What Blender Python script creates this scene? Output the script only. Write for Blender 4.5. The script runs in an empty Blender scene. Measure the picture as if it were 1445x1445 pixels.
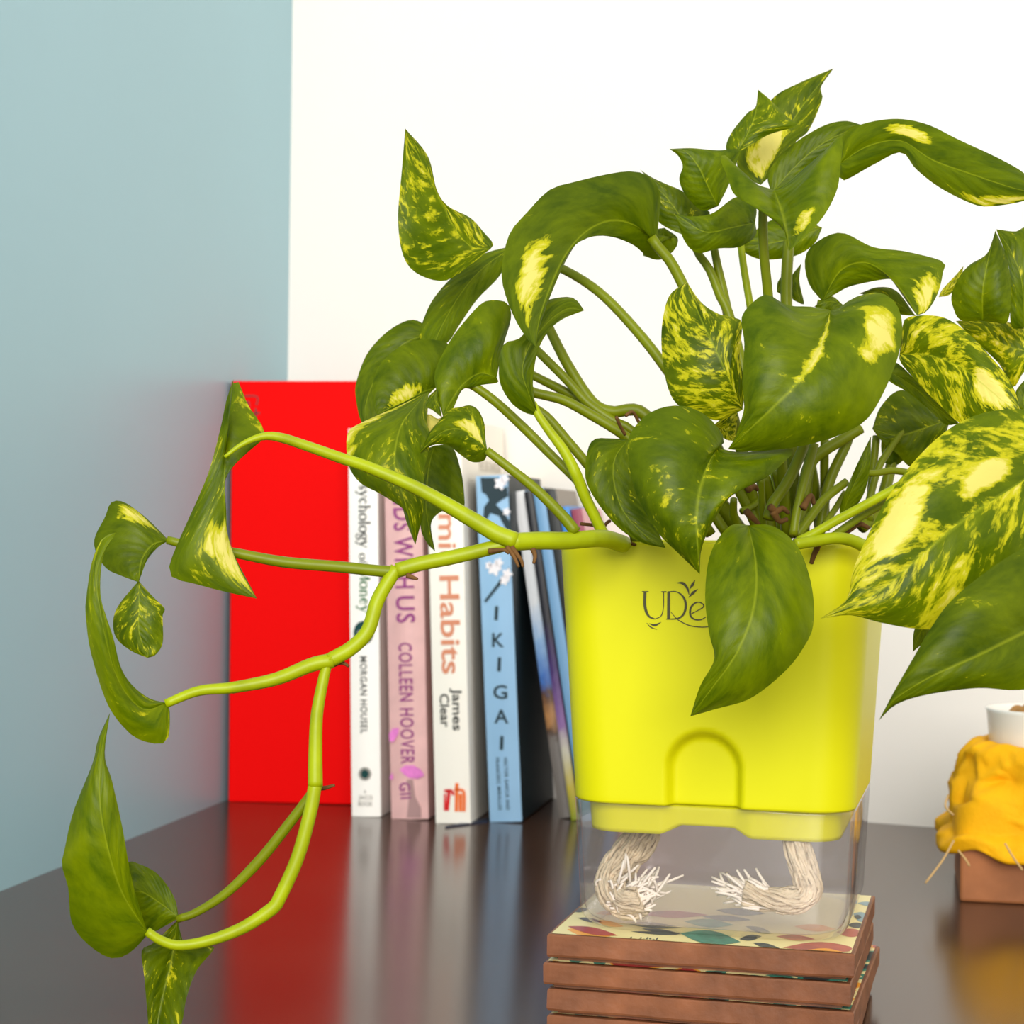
import bpy, bmesh, math, random
import numpy as np
from mathutils import Vector, Matrix, noise

# ------------------------------------------------------------------ camera
F = 2700.0; YH = 737.0; ROLL = 0.012; H = 0.169          # focal length and horizon in photo pixels, eye height above desk (m)
_p = math.atan((722.5 - YH) / F); CP, SP = math.cos(_p), math.sin(_p); CR, SR = math.cos(ROLL), math.sin(ROLL)
RZ = Matrix.Identity(3)
TURN = 0.0
FWD = RZ @ Vector((0, 1, 0))
def ray(px, py):
    u = (px - 722.5) / F; v = -(py - 722.5) / F
    u, v = u * CR - v * SR, u * SR + v * CR
    return RZ @ Vector((u, CP + v * SP, -SP + v * CP))
EYE = Vector((0, 0, H))
def P(px, py, d):                       # pixel at a distance d (cm) in front of the camera
    r = ray(px, py); return EYE + r * (d * 0.01 / r.dot(FWD))
def T(px, py, z=0.0):                   # pixel on a horizontal plane
    r = ray(px, py); return EYE + r * ((z - H) / r.z)
def onplane(px, py, o, n):
    r = ray(px, py); return EYE + r * ((o - EYE).dot(n) / r.dot(n))

CORNER_PX, BACK_PX, LEFT_PX = (399, 1097), (1232, 1161), (0, 1258)    # where desk and walls meet
_b = T(*BACK_PX) - T(*CORNER_PX); TURN = -math.atan2(_b.y, _b.x)          # world x runs along the back wall
RZ = Matrix.Rotation(TURN, 3, 'Z'); FWD = RZ @ Vector((0, 1, 0))
scene = bpy.context.scene
C = scene.collection
cam = bpy.data.cameras.new('camera'); camo = bpy.data.objects.new('camera', cam); C.objects.link(camo)
cam.sensor_width = 36; cam.lens = 36 * F / 1445; cam.clip_start = 0.01
fw = ray(722.5, 722.5).normalized(); rt = (ray(1722.5, 722.5) - ray(722.5, 722.5)).normalized(); up = rt.cross(fw)
camo.matrix_world = Matrix(((rt.x, up.x, -fw.x, 0), (rt.y, up.y, -fw.y, 0), (rt.z, up.z, -fw.z, H), (0, 0, 0, 1)))
cam.dof.use_dof = True; cam.dof.focus_distance = 0.58; cam.dof.aperture_fstop = 30
scene.camera = camo
# ------------------------------------------------------------------ light
w = bpy.data.worlds.new('world'); scene.world = w; w.use_nodes = True
w.node_tree.nodes['Background'].inputs[0].default_value = (1, 0.972, 0.94, 1)
w.node_tree.nodes['Background'].inputs[1].default_value = 0.76
def area(name, loc, target, size, energy, col=(1, 1, 1)):
    l = bpy.data.lights.new(name, 'AREA'); l.shape = 'RECTANGLE'; l.size, l.size_y = size; l.energy = energy; l.color = col
    o = bpy.data.objects.new(name, l); C.objects.link(o); loc = RZ @ Vector(loc); target = RZ @ Vector(target); o.location = loc
    o.rotation_euler = (Vector(target) - Vector(loc)).to_track_quat('-Z', 'Y').to_euler()
area('window_behind_camera_offscreen', (-0.1, -1.95, 1.05), (0.0, 0.8, 0.12), (1.6, 1.3), 72, (1, 0.98, 0.95))   # daylight from the room's window behind the photographer
vs = scene.view_settings; vs.view_transform = 'Standard'; vs.look = 'None'; vs.gamma = 1; vs.use_curve_mapping = False
vs.exposure = 0.30

# ------------------------------------------------------------------ helpers
def lin(r, g, b):
    f = lambda c: (c / 255 / 12.92) if c < 10 else ((c / 255 + 0.055) / 1.055) ** 2.4
    return (f(r), f(g), f(b), 1)
def mat(name, col, rough=0.5, spec=0.5, noise_amt=0, noise_scale=40, bump=0, bump_scale=200, coat=0, sss=0):
    m = bpy.data.materials.new(name); m.use_nodes = True; nt = m.node_tree; b = nt.nodes['Principled BSDF']
    b.inputs['Base Color'].default_value = col; b.inputs['Roughness'].default_value = rough
    b.inputs['Specular IOR Level'].default_value = spec; b.inputs['Coat Weight'].default_value = coat
    if noise_amt or bump:
        tc = nt.nodes.new('ShaderNodeTexCoord')
    if noise_amt:
        n = nt.nodes.new('ShaderNodeTexNoise'); n.inputs['Scale'].default_value = noise_scale; n.inputs['Detail'].default_value = 6
        nt.links.new(tc.outputs['Object'], n.inputs['Vector'])
        r = nt.nodes.new('ShaderNodeValToRGB'); r.color_ramp.elements[0].position = 0.3; r.color_ramp.elements[1].position = 0.72
        r.color_ramp.elements[0].color = tuple(c * (1 - noise_amt) for c in col[:3]) + (1,)
        r.color_ramp.elements[1].color = tuple(min(1, c * (1 + noise_amt)) for c in col[:3]) + (1,)
        nt.links.new(n.outputs['Fac'], r.inputs[0]); nt.links.new(r.outputs[0], b.inputs['Base Color'])
    if bump:
        n2 = nt.nodes.new('ShaderNodeTexNoise'); n2.inputs['Scale'].default_value = bump_scale; n2.inputs['Detail'].default_value = 5
        nt.links.new(tc.outputs['Object'], n2.inputs['Vector'])
        bp = nt.nodes.new('ShaderNodeBump'); bp.inputs['Strength'].default_value = bump; bp.inputs['Distance'].default_value = 0.001
        nt.links.new(n2.outputs['Fac'], bp.inputs['Height']); nt.links.new(bp.outputs[0], b.inputs['Normal'])
    return m
def rampmat(name, stops, zlo, zhi, rough=0.35):        # printed picture: colour runs along local z
    m = mat(name, (1, 1, 1, 1), rough); nt = m.node_tree
    tc = nt.nodes.new('ShaderNodeTexCoord'); sx = nt.nodes.new('ShaderNodeSeparateXYZ'); mr = nt.nodes.new('ShaderNodeMapRange')
    n = nt.nodes.new('ShaderNodeTexNoise'); n.inputs['Scale'].default_value = 160; n.inputs['Detail'].default_value = 4
    ad = nt.nodes.new('ShaderNodeMath'); ad.operation = 'MULTIPLY_ADD'; ad.inputs[1].default_value = 0.10
    sb = nt.nodes.new('ShaderNodeMath'); sb.operation = 'SUBTRACT'; sb.inputs[1].default_value = 0.05
    mr.inputs[1].default_value = zlo; mr.inputs[2].default_value = zhi
    nt.links.new(tc.outputs['Object'], sx.inputs[0]); nt.links.new(tc.outputs['Object'], n.inputs['Vector'])
    nt.links.new(sx.outputs[2], mr.inputs[0]); nt.links.new(n.outputs['Fac'], ad.inputs[0]); nt.links.new(mr.outputs[0], ad.inputs[2])
    nt.links.new(ad.outputs[0], sb.inputs[0])
    r = nt.nodes.new('ShaderNodeValToRGB'); els = r.color_ramp.elements
    while len(els) < len(stops): els.new(0.5)
    for e, (p, c) in zip(els, stops): e.position = p
    for e, (p, c) in zip(els, stops): e.color = lin(*c)
    nt.links.new(sb.outputs[0], r.inputs[0]); nt.links.new(r.outputs[0], nt.nodes['Principled BSDF'].inputs['Base Color'])
    return m
def tag(o, label=None, cat=None, group=None, kind=None):
    for k, v in (('label', label), ('category', cat), ('group', group), ('kind', kind)):
        if v: o[k] = v
    return o
def empty(name, loc=(0, 0, 0), label=None, cat=None, group=None, mw=None):
    o = bpy.data.objects.new(name, None); C.objects.link(o); o.empty_display_size = 0.02
    if mw is not None: o.matrix_world = mw
    else: o.location = loc
    return tag(o, label, cat, group)
def mesh(name, verts, faces, m, parent=None, smooth=True):
    me = bpy.data.meshes.new(name); me.from_pydata([tuple(v) for v in verts], [], faces); me.update()
    if smooth: me.polygons.foreach_set('use_smooth', [True] * len(me.polygons))
    if m: me.materials.append(m)
    o = bpy.data.objects.new(name, me); C.objects.link(o); o.parent = parent
    return o
def bmobj(name, bm, m, parent=None, smooth=False):
    me = bpy.data.meshes.new(name); bm.normal_update(); bm.to_mesh(me); bm.free()
    if smooth: me.polygons.foreach_set('use_smooth', [True] * len(me.polygons))
    if m: me.materials.append(m)
    o = bpy.data.objects.new(name, me); C.objects.link(o); o.parent = parent
    return o
def box(name, lo, hi, m, parent=None, bev=0.0, seg=2):
    bm = bmesh.new(); bmesh.ops.create_cube(bm, size=1)
    for v in bm.verts: v.co = Vector([lo[i] + (v.co[i] + 0.5) * (hi[i] - lo[i]) for i in range(3)])
    if bev: bmesh.ops.bevel(bm, geom=bm.edges[:], offset=bev, segments=seg, affect='EDGES', profile=0.5)
    return bmobj(name, bm, m, parent)
def smoothpts(pts, n):                  # Catmull-Rom through points, evenly resampled by length
    p = np.array(pts, float); k = len(p)
    if k == 2: return p[0] + (p[1] - p[0]) * np.linspace(0, 1, n)[:, None]
    q = np.vstack([2 * p[0] - p[1], p, 2 * p[-1] - p[-2]]); out = []
    for i in range(k - 1):
        a, b, c, d = q[i:i + 4]; t = np.linspace(0, 1, 12, endpoint=False)[:, None]
        out.append(0.5 * (2 * b + (c - a) * t + (2 * a - 5 * b + 4 * c - d) * t ** 2 + (3 * b - a - 3 * c + d) * t ** 3))
    out = np.vstack(out + [p[-1:]])
    s = np.r_[0, np.cumsum(np.linalg.norm(np.diff(out[:, :2] if out.shape[1] > 3 else out, axis=0), axis=1))]
    u = np.linspace(0, s[-1], n)
    return np.stack([np.interp(u, s, out[:, j]) for j in range(out.shape[1])], 1)
def tubegeo(path, radii, ns=10, verts=None, faces=None):
    verts = [] if verts is None else verts; faces = [] if faces is None else faces
    path = [Vector(p) for p in path]; n = len(path); base = len(verts)
    ref = None
    for i in range(n):
        t = (path[min(i + 1, n - 1)] - path[max(i - 1, 0)]).normalized()
        if ref is None: ref = t.orthogonal().normalized()
        ref = (ref - t * ref.dot(t)).normalized(); bi = t.cross(ref)
        for j in range(ns):
            a = 2 * math.pi * j / ns
            verts.append(path[i] + (ref * math.cos(a) + bi * math.sin(a)) * radii[i])
    for i in range(n - 1):
        for j in range(ns):
            a = base + i * ns + j; b = base + i * ns + (j + 1) % ns
            faces.append((a, b, b + ns, a + ns))
    faces.append(tuple(base + j for j in range(ns))[::-1]); faces.append(tuple(base + (n - 1) * ns + j for j in range(ns)))
    return verts, faces
def ribbon2d(pts, widths, n=24):
    q = smoothpts(pts, n); ww = np.interp(np.linspace(0, 1, n), np.linspace(0, 1, len(widths)), widths)
    t = np.gradient(q, axis=0); t /= np.linalg.norm(t, axis=1)[:, None] + 1e-9; nn = np.stack([-t[:, 1], t[:, 0]], 1)
    a = q + nn * ww[:, None] / 2; b = q - nn * ww[:, None] / 2
    v = np.vstack([a, b]).tolist(); f = [(i, i + 1, n + i + 1, n + i) for i in range(n - 1)]
    return v, f

# ------------------------------------------------------------------ setting
M_white = mat('white_paint', lin(241, 235, 226), 0.7, 0.3, bump=0.05, bump_scale=90)
M_blue = mat('blue_paint', lin(150, 187, 197), 0.36, 0.5, noise_amt=0.02, noise_scale=5, bump=0.06, bump_scale=120)
M_floor = mat('floor_tile', lin(190, 180, 168), 0.5)
M_desk = mat('dark_laminate', lin(70, 47, 35), 0.19, 0.5, noise_amt=0.12, noise_scale=12)
corner = T(*CORNER_PX); backr = T(*BACK_PX); leftf = T(*LEFT_PX)
bd = (backr - corner).normalized(); ld = (leftf - corner).normalized()
def wall(name, a, dirv, length, outn, m, z0=-0.75, z1=1.9):
    b = a + dirv * length; o = outn * 0.08
    pts = [a, b, b + o, a + o]
    v = [(p.x, p.y, z0) for p in pts] + [(p.x, p.y, z1) for p in pts]
    f = [(0, 1, 2, 3), (4, 5, 6, 7), (0, 1, 5, 4), (1, 2, 6, 5), (2, 3, 7, 6), (3, 0, 4, 7)]
    bm = bmesh.new(); vv = [bm.verts.new(p) for p in v]
    for q in f: bm.faces.new([vv[i] for i in q])
    bmesh.ops.recalc_face_normals(bm, faces=bm.faces[:])
    return tag(bmobj(name, bm, m), kind='structure')
nb = Vector((-bd.y, bd.x, 0)); nb = nb if nb.dot(FWD) > 0 else -nb
nl = Vector((-ld.y, ld.x, 0)); nl = nl if nl.x < 0 else -nl
tag(wall('wall_back', corner, bd, 1.9, nb, M_white), 'white painted wall behind the desk')
tag(wall('wall_left', corner, ld, 1.35, nl, M_blue), 'pale blue painted wall left of the desk')
tag(box('floor', (-1.2, -1.6, -0.80), (2.2, 1.6, -0.75), M_floor), 'pale floor under the desk', kind='structure')
desk = empty('desk', (0, 0, -0.75), 'dark brown glossy desk standing against both walls', 'desk')
def prism(name, poly, z0, z1, m, parent, off=Vector((0, 0, 0))):
    bm = bmesh.new(); n = len(poly)
    lo = [bm.verts.new((p[0] - off.x, p[1] - off.y, z0 - off.z)) for p in poly]; hi = [bm.verts.new((p[0] - off.x, p[1] - off.y, z1 - off.z)) for p in poly]
    bm.faces.new(lo[::-1]); bm.faces.new(hi)
    for i in range(n): bm.faces.new((lo[i], lo[(i + 1) % n], hi[(i + 1) % n], hi[i]))
    bmesh.ops.recalc_face_normals(bm, faces=bm.faces[:])
    return bmobj(name, bm, m, parent)
dz = Vector((0, 0, -0.75))
dk = [corner, corner + bd * 1.1, corner + bd * 1.1 + ld * 1.05, corner + ld * 1.05]
prism('desktop', dk, -0.03, 0, M_desk, desk, dz)
for q in dk:
    c = sum(dk, Vector()) / 4; q2 = q + (c - q).normalized() * 0.09
    prism('leg', [(q2.x + a, q2.y + b) for a, b in ((-.025, -.025), (.025, -.025), (.025, .025), (-.025, .025))], -0.75, -0.03, M_desk, desk, dz)

# ------------------------------------------------------------------ lettering
def text_mesh(s, bold=0.016):
    cu = bpy.data.curves.new('lettering', 'FONT'); cu.body = s; cu.resolution_u = 3; cu.offset = bold; cu.space_character = 1.12 if s.isupper() else 1.0
    o = bpy.data.objects.new('lettering', cu); C.objects.link(o)
    bpy.context.view_layer.update()
    me = bpy.data.meshes.new_from_object(o.evaluated_get(bpy.context.evaluated_depsgraph_get()))
    bpy.data.objects.remove(o); bpy.data.curves.remove(cu)
    co = np.array([v.co[:2] for v in me.vertices]); fs = [tuple(p.vertices) for p in me.polygons]
    bpy.data.meshes.remove(me)
    return co, fs
class Book:
    """spine base corners on the desk (pixels), top-left pixel of the spine, depth into the shelf"""
    def __init__(s, name, bl, br, top, depth, label, group='books in a row', yaw=None, hgt=None, thick=None):
        a, b = T(*bl), T(*br); x = (b - a); s.w = thick or x.length; x.normalize()
        if yaw is not None and not thick: s.w = (br[0] - bl[0]) * a.dot(FWD) / F / math.cos(yaw)
        if yaw is not None: x = RZ @ Vector((math.cos(yaw), math.sin(yaw), 0))
        y = Vector((-x.y, x.x, 0)); y = y if y.dot(FWD) > 0 else -y
        tp = onplane(top[0], top[1], a, y); rel = tp - a
        lean = math.atan2(-rel.dot(x), rel.z); s.h = hgt or rel.length
        Mx = Matrix((x, y, Vector((0, 0, 1)))).transposed().to_4x4(); Mx.translation = a
        Mx = Mx @ Matrix.Rotation(-lean, 4, 'Y')
        s.o = empty(name, label=label, cat='book', group=group, mw=Mx); s.mw = Mx; s.inv = Mx.inverted(); s.d = depth; s.n = Mx.to_3x3() @ Vector((0, 1, 0))
    def loc(s, px, py):
        p = s.inv @ onplane(px, py, s.mw.translation, s.n); return np.array((p.x, p.z))
    def body(s, cover, pages, bulge=0.0015, spine=None, hard=0.0):
        t = 0.0012; nseg = 8; pr = []
        for i in range(nseg + 1):
            f = i / nseg; pr.append((f * s.w, -0 + bulge * (1 - math.sin(math.pi * f))))
        # cover: U-shaped shell
        out = [(0, s.d)] + pr + [(s.w, s.d)]
        inn = [(t, s.d)] + [(min(max(x, t), s.w - t), y + t) for x, y in pr] + [(s.w - t, s.d)]
        bm = bmesh.new(); n = len(out)
        g = [[bm.verts.new((x, y, z)) for x, y in ring] for ring in (out, inn) for z in (0, s.h)]
        for i in range(n - 1):
            bm.faces.new((g[0][i], g[0][i + 1], g[1][i + 1], g[1][i])); bm.faces.new((g[2][i + 1], g[2][i], g[3][i], g[3][i + 1]))
            bm.faces.new((g[1][i], g[1][i + 1], g[3][i + 1], g[3][i])); bm.faces.new((g[0][i + 1], g[0][i], g[2][i], g[2][i + 1]))
        for i in (0, n - 1): bm.faces.new((g[0][i], g[1][i], g[3][i], g[2][i]))
        bmesh.ops.recalc_face_normals(bm, faces=bm.faces[:])
        o = bmobj('cover', bm, cover, s.o)
        if spine:                          # faces of the spine take a printing of their own
            o.data.materials.append(spine)
            for p in o.data.polygons:
                if p.normal.y < -0.4 and p.center.y < 0.01: p.material_index = 1
        e = 0.0005 + hard
        box('pages', (t * 1.02, t + bulge, e), (s.w - t * 1.02, s.d - 0.001 - hard, s.h - e), pages, s.o)
        return o
    def sheet(s, name, v2, faces, m, off=0.00025):
        return mesh(name, [(p[0], -off, p[1]) for p in v2], faces, m, s.o, smooth=False)
    def text(s, name, string, p0, p1, hpx, m, off=0.00025):    # reads from pixel p0 to p1, cap height in px
        co, fs = text_mesh(string); a, b = s.loc(*p0), s.loc(*p1)
        ex = (b - a); L = np.linalg.norm(ex); ex /= L; ey = np.array((-ex[1], ex[0]))
        lo, hi = co.min(0), co.max(0); sx = L / (hi[0] - lo[0]); hm = hpx * np.linalg.norm(s.loc(p0[0] + 100, p0[1]) - a) / 100
        cap = max(hi[1], .5); sy = hm / cap
        v = [a + ex * (c[0] - lo[0]) * sx + ey * (c[1] - cap / 2) * sy for c in co]
        return s.sheet(name, v, fs, m, off)
    def strokes(s, name, items, m, off=0.00025):               # pixel strokes [(points, widths px)]
        V, Fc = [], []; sc = np.linalg.norm(s.loc(600, 900) - s.loc(700, 900)) / 100
        for pts, wd in items:
            v, f = ribbon2d([s.loc(*p) for p in pts], [x * sc for x in wd], 4 * len(pts)); k = len(V)
            V += v; Fc += [tuple(i + k for i in q) for q in f]
        return s.sheet(name, V, Fc, m, off)
    def poly(s, name, pts, m, off=0.0002):
        return s.sheet(name, [s.loc(*p) for p in pts], [tuple(range(len(pts)))], m, off)
SER = {  # a small serif alphabet: x to the right, y up, x-height 1
 's': (.62, [([(.52, .8), (.34, .98), (.13, .84), (.2, .6), (.42, .42), (.52, .2), (.32, .02), (.08, .2)], [.07, .09, .12, .18, .18, .12, .09, .07])]),
 'y': (.74, [([(.08, 1), (.36, .1)], [.18, .16]), ([(.66, 1), (.34, .05), (.18, -.42), (.02, -.38)], [.07, .08, .08, .12]), ([(-.02, 1), (.22, 1)], [.06, .06]), ([(.52, 1), (.76, 1)], [.06, .06])]),
 'c': (.66, [([(.56, .78), (.36, .97), (.12, .75), (.1, .35), (.32, .03), (.58, .22)], [.14, .08, .16, .18, .1, .06])]),
 'h': (.8, [([(.16, 1.55), (.16, 0)], [.16, .16]), ([(.16, .7), (.38, .96), (.58, .8), (.6, 0)], [.06, .1, .15, .16]), ([(.0, 0), (.32, 0)], [.06, .06]), ([(.46, 0), (.76, 0)], [.06, .06]), ([(.0, 1.52), (.16, 1.55)], [.06, .06])]),
 'n': (.8, [([(.16, .98), (.16, 0)], [.16, .16]), ([(.16, .7), (.38, .96), (.58, .8), (.6, 0)], [.06, .1, .15, .16]), ([(.0, 0), (.32, 0)], [.06, .06]), ([(.46, 0), (.76, 0)], [.06, .06])]),
 'o': (.74, [([(.36, 1), (.1, .8), (.06, .5), (.1, .2), (.36, 0), (.62, .2), (.66, .5), (.62, .8), (.36, 1)], [.07, .15, .18, .15, .07, .15, .18, .15, .07])]),
 'l': (.4, [([(.18, 1.55), (.18, 0)], [.16, .16]), ([(.02, 0), (.36, 0)], [.06, .06]), ([(.02, 1.52), (.18, 1.55)], [.06, .06])]),
 'g': (.72, [([(.34, 1), (.1, .85), (.1, .55), (.34, .4), (.56, .55), (.56, .85), (.34, 1)], [.07, .15, .15, .07, .15, .15, .07]), ([(.2, .42), (.14, .2), (.5, .1), (.62, -.15), (.34, -.42), (.06, -.25), (.2, .02)], [.07, .12, .14, .12, .07, .1, .06]), ([(.54, .85), (.74, .95)], [.07, .12])]),
 'e': (.68, [([(.12, .55), (.58, .58), (.36, .98), (.1, .7), (.1, .3), (.34, .03), (.58, .2)], [.07, .07, .09, .16, .18, .1, .06])]),
 'f': (.5, [([(.5, 1.5), (.34, 1.5), (.22, 1.1), (.16, 0)], [.1, .08, .14, .14]), ([(.02, .96), (.42, .96)], [.07, .07])]),
 'M': (1.15, [([(.16, 1.45), (.12, 0)], [.08, .08]), ([(.16, 1.45), (.55, .1)], [.18, .16]), ([(.55, .1), (.95, 1.45)], [.07, .07]), ([(.95, 1.45), (.98, 0)], [.17, .17])]),
 'P': (.8, [([(.16, 1.45), (.16, 0)], [.17, .17]), ([(.16, 1.42), (.55, 1.4), (.7, 1.05), (.5, .7), (.16, .68)], [.07, .1, .17, .1, .07])]),
 'T': (.9, [([(.45, 1.45), (.45, 0)], [.17, .17]), ([(.02, 1.42), (.9, 1.42)], [.09, .09])]),
}
def serif(book, name, string, p0, p1, xh, m):
    tot = sum(SER[c][0] + .06 for c in string); a, b = book.loc(*p0), book.loc(*p1); ex = b - a; L = np.linalg.norm(ex); ex /= L; ey = np.array((-ex[1], ex[0]))
    sx = L / tot; sy = xh * np.linalg.norm(book.loc(600, 900) - book.loc(700, 900)) / 100; V, Fc = [], []; x = 0
    for c in string:
        adv, st = SER[c]
        for pts, wd in st:
            v, f = ribbon2d([((x + p[0]) * sx, (p[1] - .5) * sy) for p in pts], [q * sy * 1.6 for q in wd], 5 * len(pts)); k = len(V)
            V += [a + ex * p[0] + ey * p[1] for p in v]; Fc += [tuple(i + k for i in q) for q in f]
        x += adv + .06
    return book.sheet(name, V, Fc, m)

# ------------------------------------------------------------------ books
M_page = mat('paper', lin(226, 214, 190), 0.8, 0.2, noise_amt=0.06, noise_scale=300)
M_ivory = mat('ivory_cover', lin(255, 250, 242), 0.42, 0.4)
M_cream = mat('cream_cover', lin(255, 249, 236), 0.42, 0.4)
M_pink = mat('pink_cover', lin(232, 184, 180), 0.42, 0.4, noise_amt=0.1, noise_scale=60)
M_sky = mat('sky_blue_cover', lin(150, 192, 226), 0.4, 0.4, noise_amt=0.06, noise_scale=30)
M_black = mat('black_cover', lin(18, 20, 24), 0.45, 0.35); M_dteal = mat('dark_teal_cover', lin(18, 34, 37), 0.45, 0.35)
M_ink = mat('dark_ink', lin(38, 44, 42), 0.6, 0.2); M_greenink = mat('green_ink', lin(40, 110, 62), 0.6, 0.2)
M_purple = mat('purple_ink', lin(150, 62, 128), 0.55, 0.3); M_copper = mat('copper_foil', lin(222, 142, 106), 0.42, 0.5)
M_teal = mat('teal_ink', lin(22, 66, 64), 0.6, 0.2); M_grey = mat('grey_ink', lin(150, 146, 138), 0.6, 0.2)
M_tealbook = mat('deep_teal_ink', lin(30, 52, 60), 0.5, 0.3)
M_redink = mat('red_ink', lin(222, 30, 34), 0.5, 0.3); M_orangeink = mat('orange_ink', lin(250, 120, 50), 0.5, 0.3)
M_petal = mat('magenta_petal_ink', lin(232, 130, 205), 0.55, 0.3, noise_amt=0.2, noise_scale=200)
M_taupe = mat('taupe_ink', lin(176, 140, 138), 0.6, 0.2); M_blossom = mat('blossom_ink', lin(246, 240, 242), 0.5, 0.3)

b = Book('book', (495.6, 1152), (537, 1155.5), (490.5, 605), 0.105, 'white spined paperback with serif title in black and green beside the red box', yaw=-.2)
b.body(M_ivory, M_page)
serif(b, 'title_lettering', 'sychology', (512, 683), (512, 774), 10.5, M_ink)
serif(b, 'title_lettering', 'P', (512, 660), (512, 681), 10.5, M_ink)
serif(b, 'title_lettering', 'of', (511, 781), (511, 797), 8, M_ink)
serif(b, 'title_lettering', 'Money', (513, 803), (513, 866), 10.5, M_greenink)
b.text('author_lettering', 'MORGAN HOUSEL', (513, 926), (514, 1035), 9.5, M_ink)
def disc(bk, name, c, rx, ry, m, off=0.00025, n=20):
    return bk.poly(name, [(c[0] + rx * math.cos(2 * math.pi * i / n), c[1] + ry * math.sin(2 * math.pi * i / n)) for i in range(n)], m, off)
disc(b, 'emblem', (513, 893), 14, 17, M_teal); disc(b, 'emblem', (513, 893), 9, 5, M_grey, 0.0004)
disc(b, 'emblem', (515, 1092), 9, 9.5, M_grey); disc(b, 'emblem', (515, 1092), 5.5, 6, M_teal, 0.0004)
b.text('imprint_lettering', 'A', (513.5, 1117), (517, 1117), 5, M_grey); b.text('imprint_lettering', 'JAICO', (506, 1125), (526, 1125.5), 6, M_grey)
b.text('imprint_lettering', 'BOOK', (506, 1134), (526, 1134.5), 6, M_grey)

b = Book('book', (551, 1156), (604, 1158.5), (540.5, 655), 0.105, 'pink spined paperback with purple capitals and petals on it', yaw=-.2)
b.body(M_pink, M_page, 0.0022)
for wd, y0, y1 in (('IT', 645, 668), ('ENDS', 678, 749), ('WITH', 757, 830), ('US', 841, 879)):
    b.text('title_lettering', wd, (566 + (y0 - 640) * .03, y0), (566 + (y1 - 640) * .03, y1), 26, M_purple)
b.text('author_lettering', 'COLLEEN HOOVER', (572, 907), (576, 1078), 19, M_purple)
b.poly('petal_print', [(564, 1086), (572, 1080), (584, 1080), (594, 1086), (599, 1094), (590, 1099), (578, 1098), (570, 1093)], M_petal)
b.poly('petal_print', [(549, 1036), (554, 1028), (563, 1027), (562, 1036), (555, 1047), (550, 1046)], M_petal)
b.poly('petal_print', [(551, 1094), (554, 1090), (555, 1100), (550, 1099)], M_petal)
b.poly('stem_print', [(574, 1100), (583, 1100), (586, 1124), (594, 1140), (594, 1154), (574, 1154), (577, 1126)], M_taupe)
b.text('imprint_lettering', 'GII', (571, 1104), (573, 1127), 15, M_purple, 0.0003)

b = Book('book', (614.5, 1162), (664, 1166), (600, 592), 0.119, 'tall cream hardback with copper title lettering between the pink and blue spines', yaw=-.2)
b.body(M_cream, M_page, 0.001)
b.text('title_lettering', 'Atomic', (632, 640), (632.5, 798), 26, M_copper)
b.text('title_lettering', 'Habits', (634, 812), (638, 951), 27, M_copper)
b.text('author_lettering', 'James', (645, 971), (646, 1031), 13, M_ink); b.text('author_lettering', 'Clear', (627, 979), (629, 1026), 13, M_ink)
b.strokes('emblem', [([(634, 1114), (631, 1144)], [5, 5]), ([(627, 1116), (637, 1116), (640, 1122)], [4, 4, 4])], M_redink)
b.strokes('emblem', [([(628, 1120), (628, 1144)], [3, 3])], M_redink)
b.strokes('emblem', [([(645, 1105), (644, 1145)], [5, 5]), ([(641, 1114), (652, 1115), (655, 1120), (655, 1145)], [4, 4, 4, 4]), ([(650, 1120), (650, 1145)], [5, 5])], M_orangeink)
# grey print on its side cover
def cover_text(bk, s, y0, y1, z, h, m):
    co, fs = text_mesh(s); lo, hi = co.min(0), co.max(0)
    v = [(bk.w + 0.0003, y0 + (c[0] - lo[0]) / (hi[0] - lo[0]) * (y1 - y0), z + (c[1] / .7) * h) for c in co]
    mesh('cover_lettering', v, fs, m, bk.o, False)
M_pale = mat('pale_grey_ink', lin(206, 198, 184), 0.6, 0.2)
cover_text(b, 'THE LIFE-CHANGING', 0.045, 0.108, b.h - 0.028, 0.006, M_pale); cover_text(b, 'BESTSELLER', 0.045, 0.09, b.h - 0.05, 0.004, M_pale)

b = Book('book', (691, 1160), (736, 1161.5), (671, 672), 0.101, 'light blue hardback with stacked dark capitals and blossom on its spine', yaw=-.2)
b.body(M_dteal, M_page, 0.001, spine=M_sky, hard=0.002)
for ch, (x, y) in zip('IKIGAI', [(700.5, 865), (703, 903), (704.5, 937), (706, 976), (707.5, 1010.5), (708, 1048)]):
    hw = 2.4 if ch == 'I' else (10 if ch in 'GA' else 8.5)
    b.text('title_lettering', ch, (x - hw, y), (x + hw, y + .3), 19, M_tealbook)
b.text('author_lettering', 'HECTOR GARCIA AND', (713.5, 1069), (717, 1143), 5, M_tealbook)
b.text('author_lettering', 'FRANCESC MIRALLES', (702, 1069), (706, 1143), 5, M_tealbook)
b.poly('branch_print', [(678, 674), (704, 674), (699, 684), (709, 690), (716, 686), (717, 700), (707, 706), (700, 712), (710, 722), (719, 735), (721, 748), (714, 746), (704, 728), (692, 724), (686, 736), (682, 730), (683, 716), (690, 706), (686, 698), (680, 694)], M_tealbook, 0.0002)
b.poly('branch_print', [(683, 848), (700, 826), (718, 800), (720, 804), (706, 826), (686, 850)], M_tealbook, 0.0002)
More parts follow.
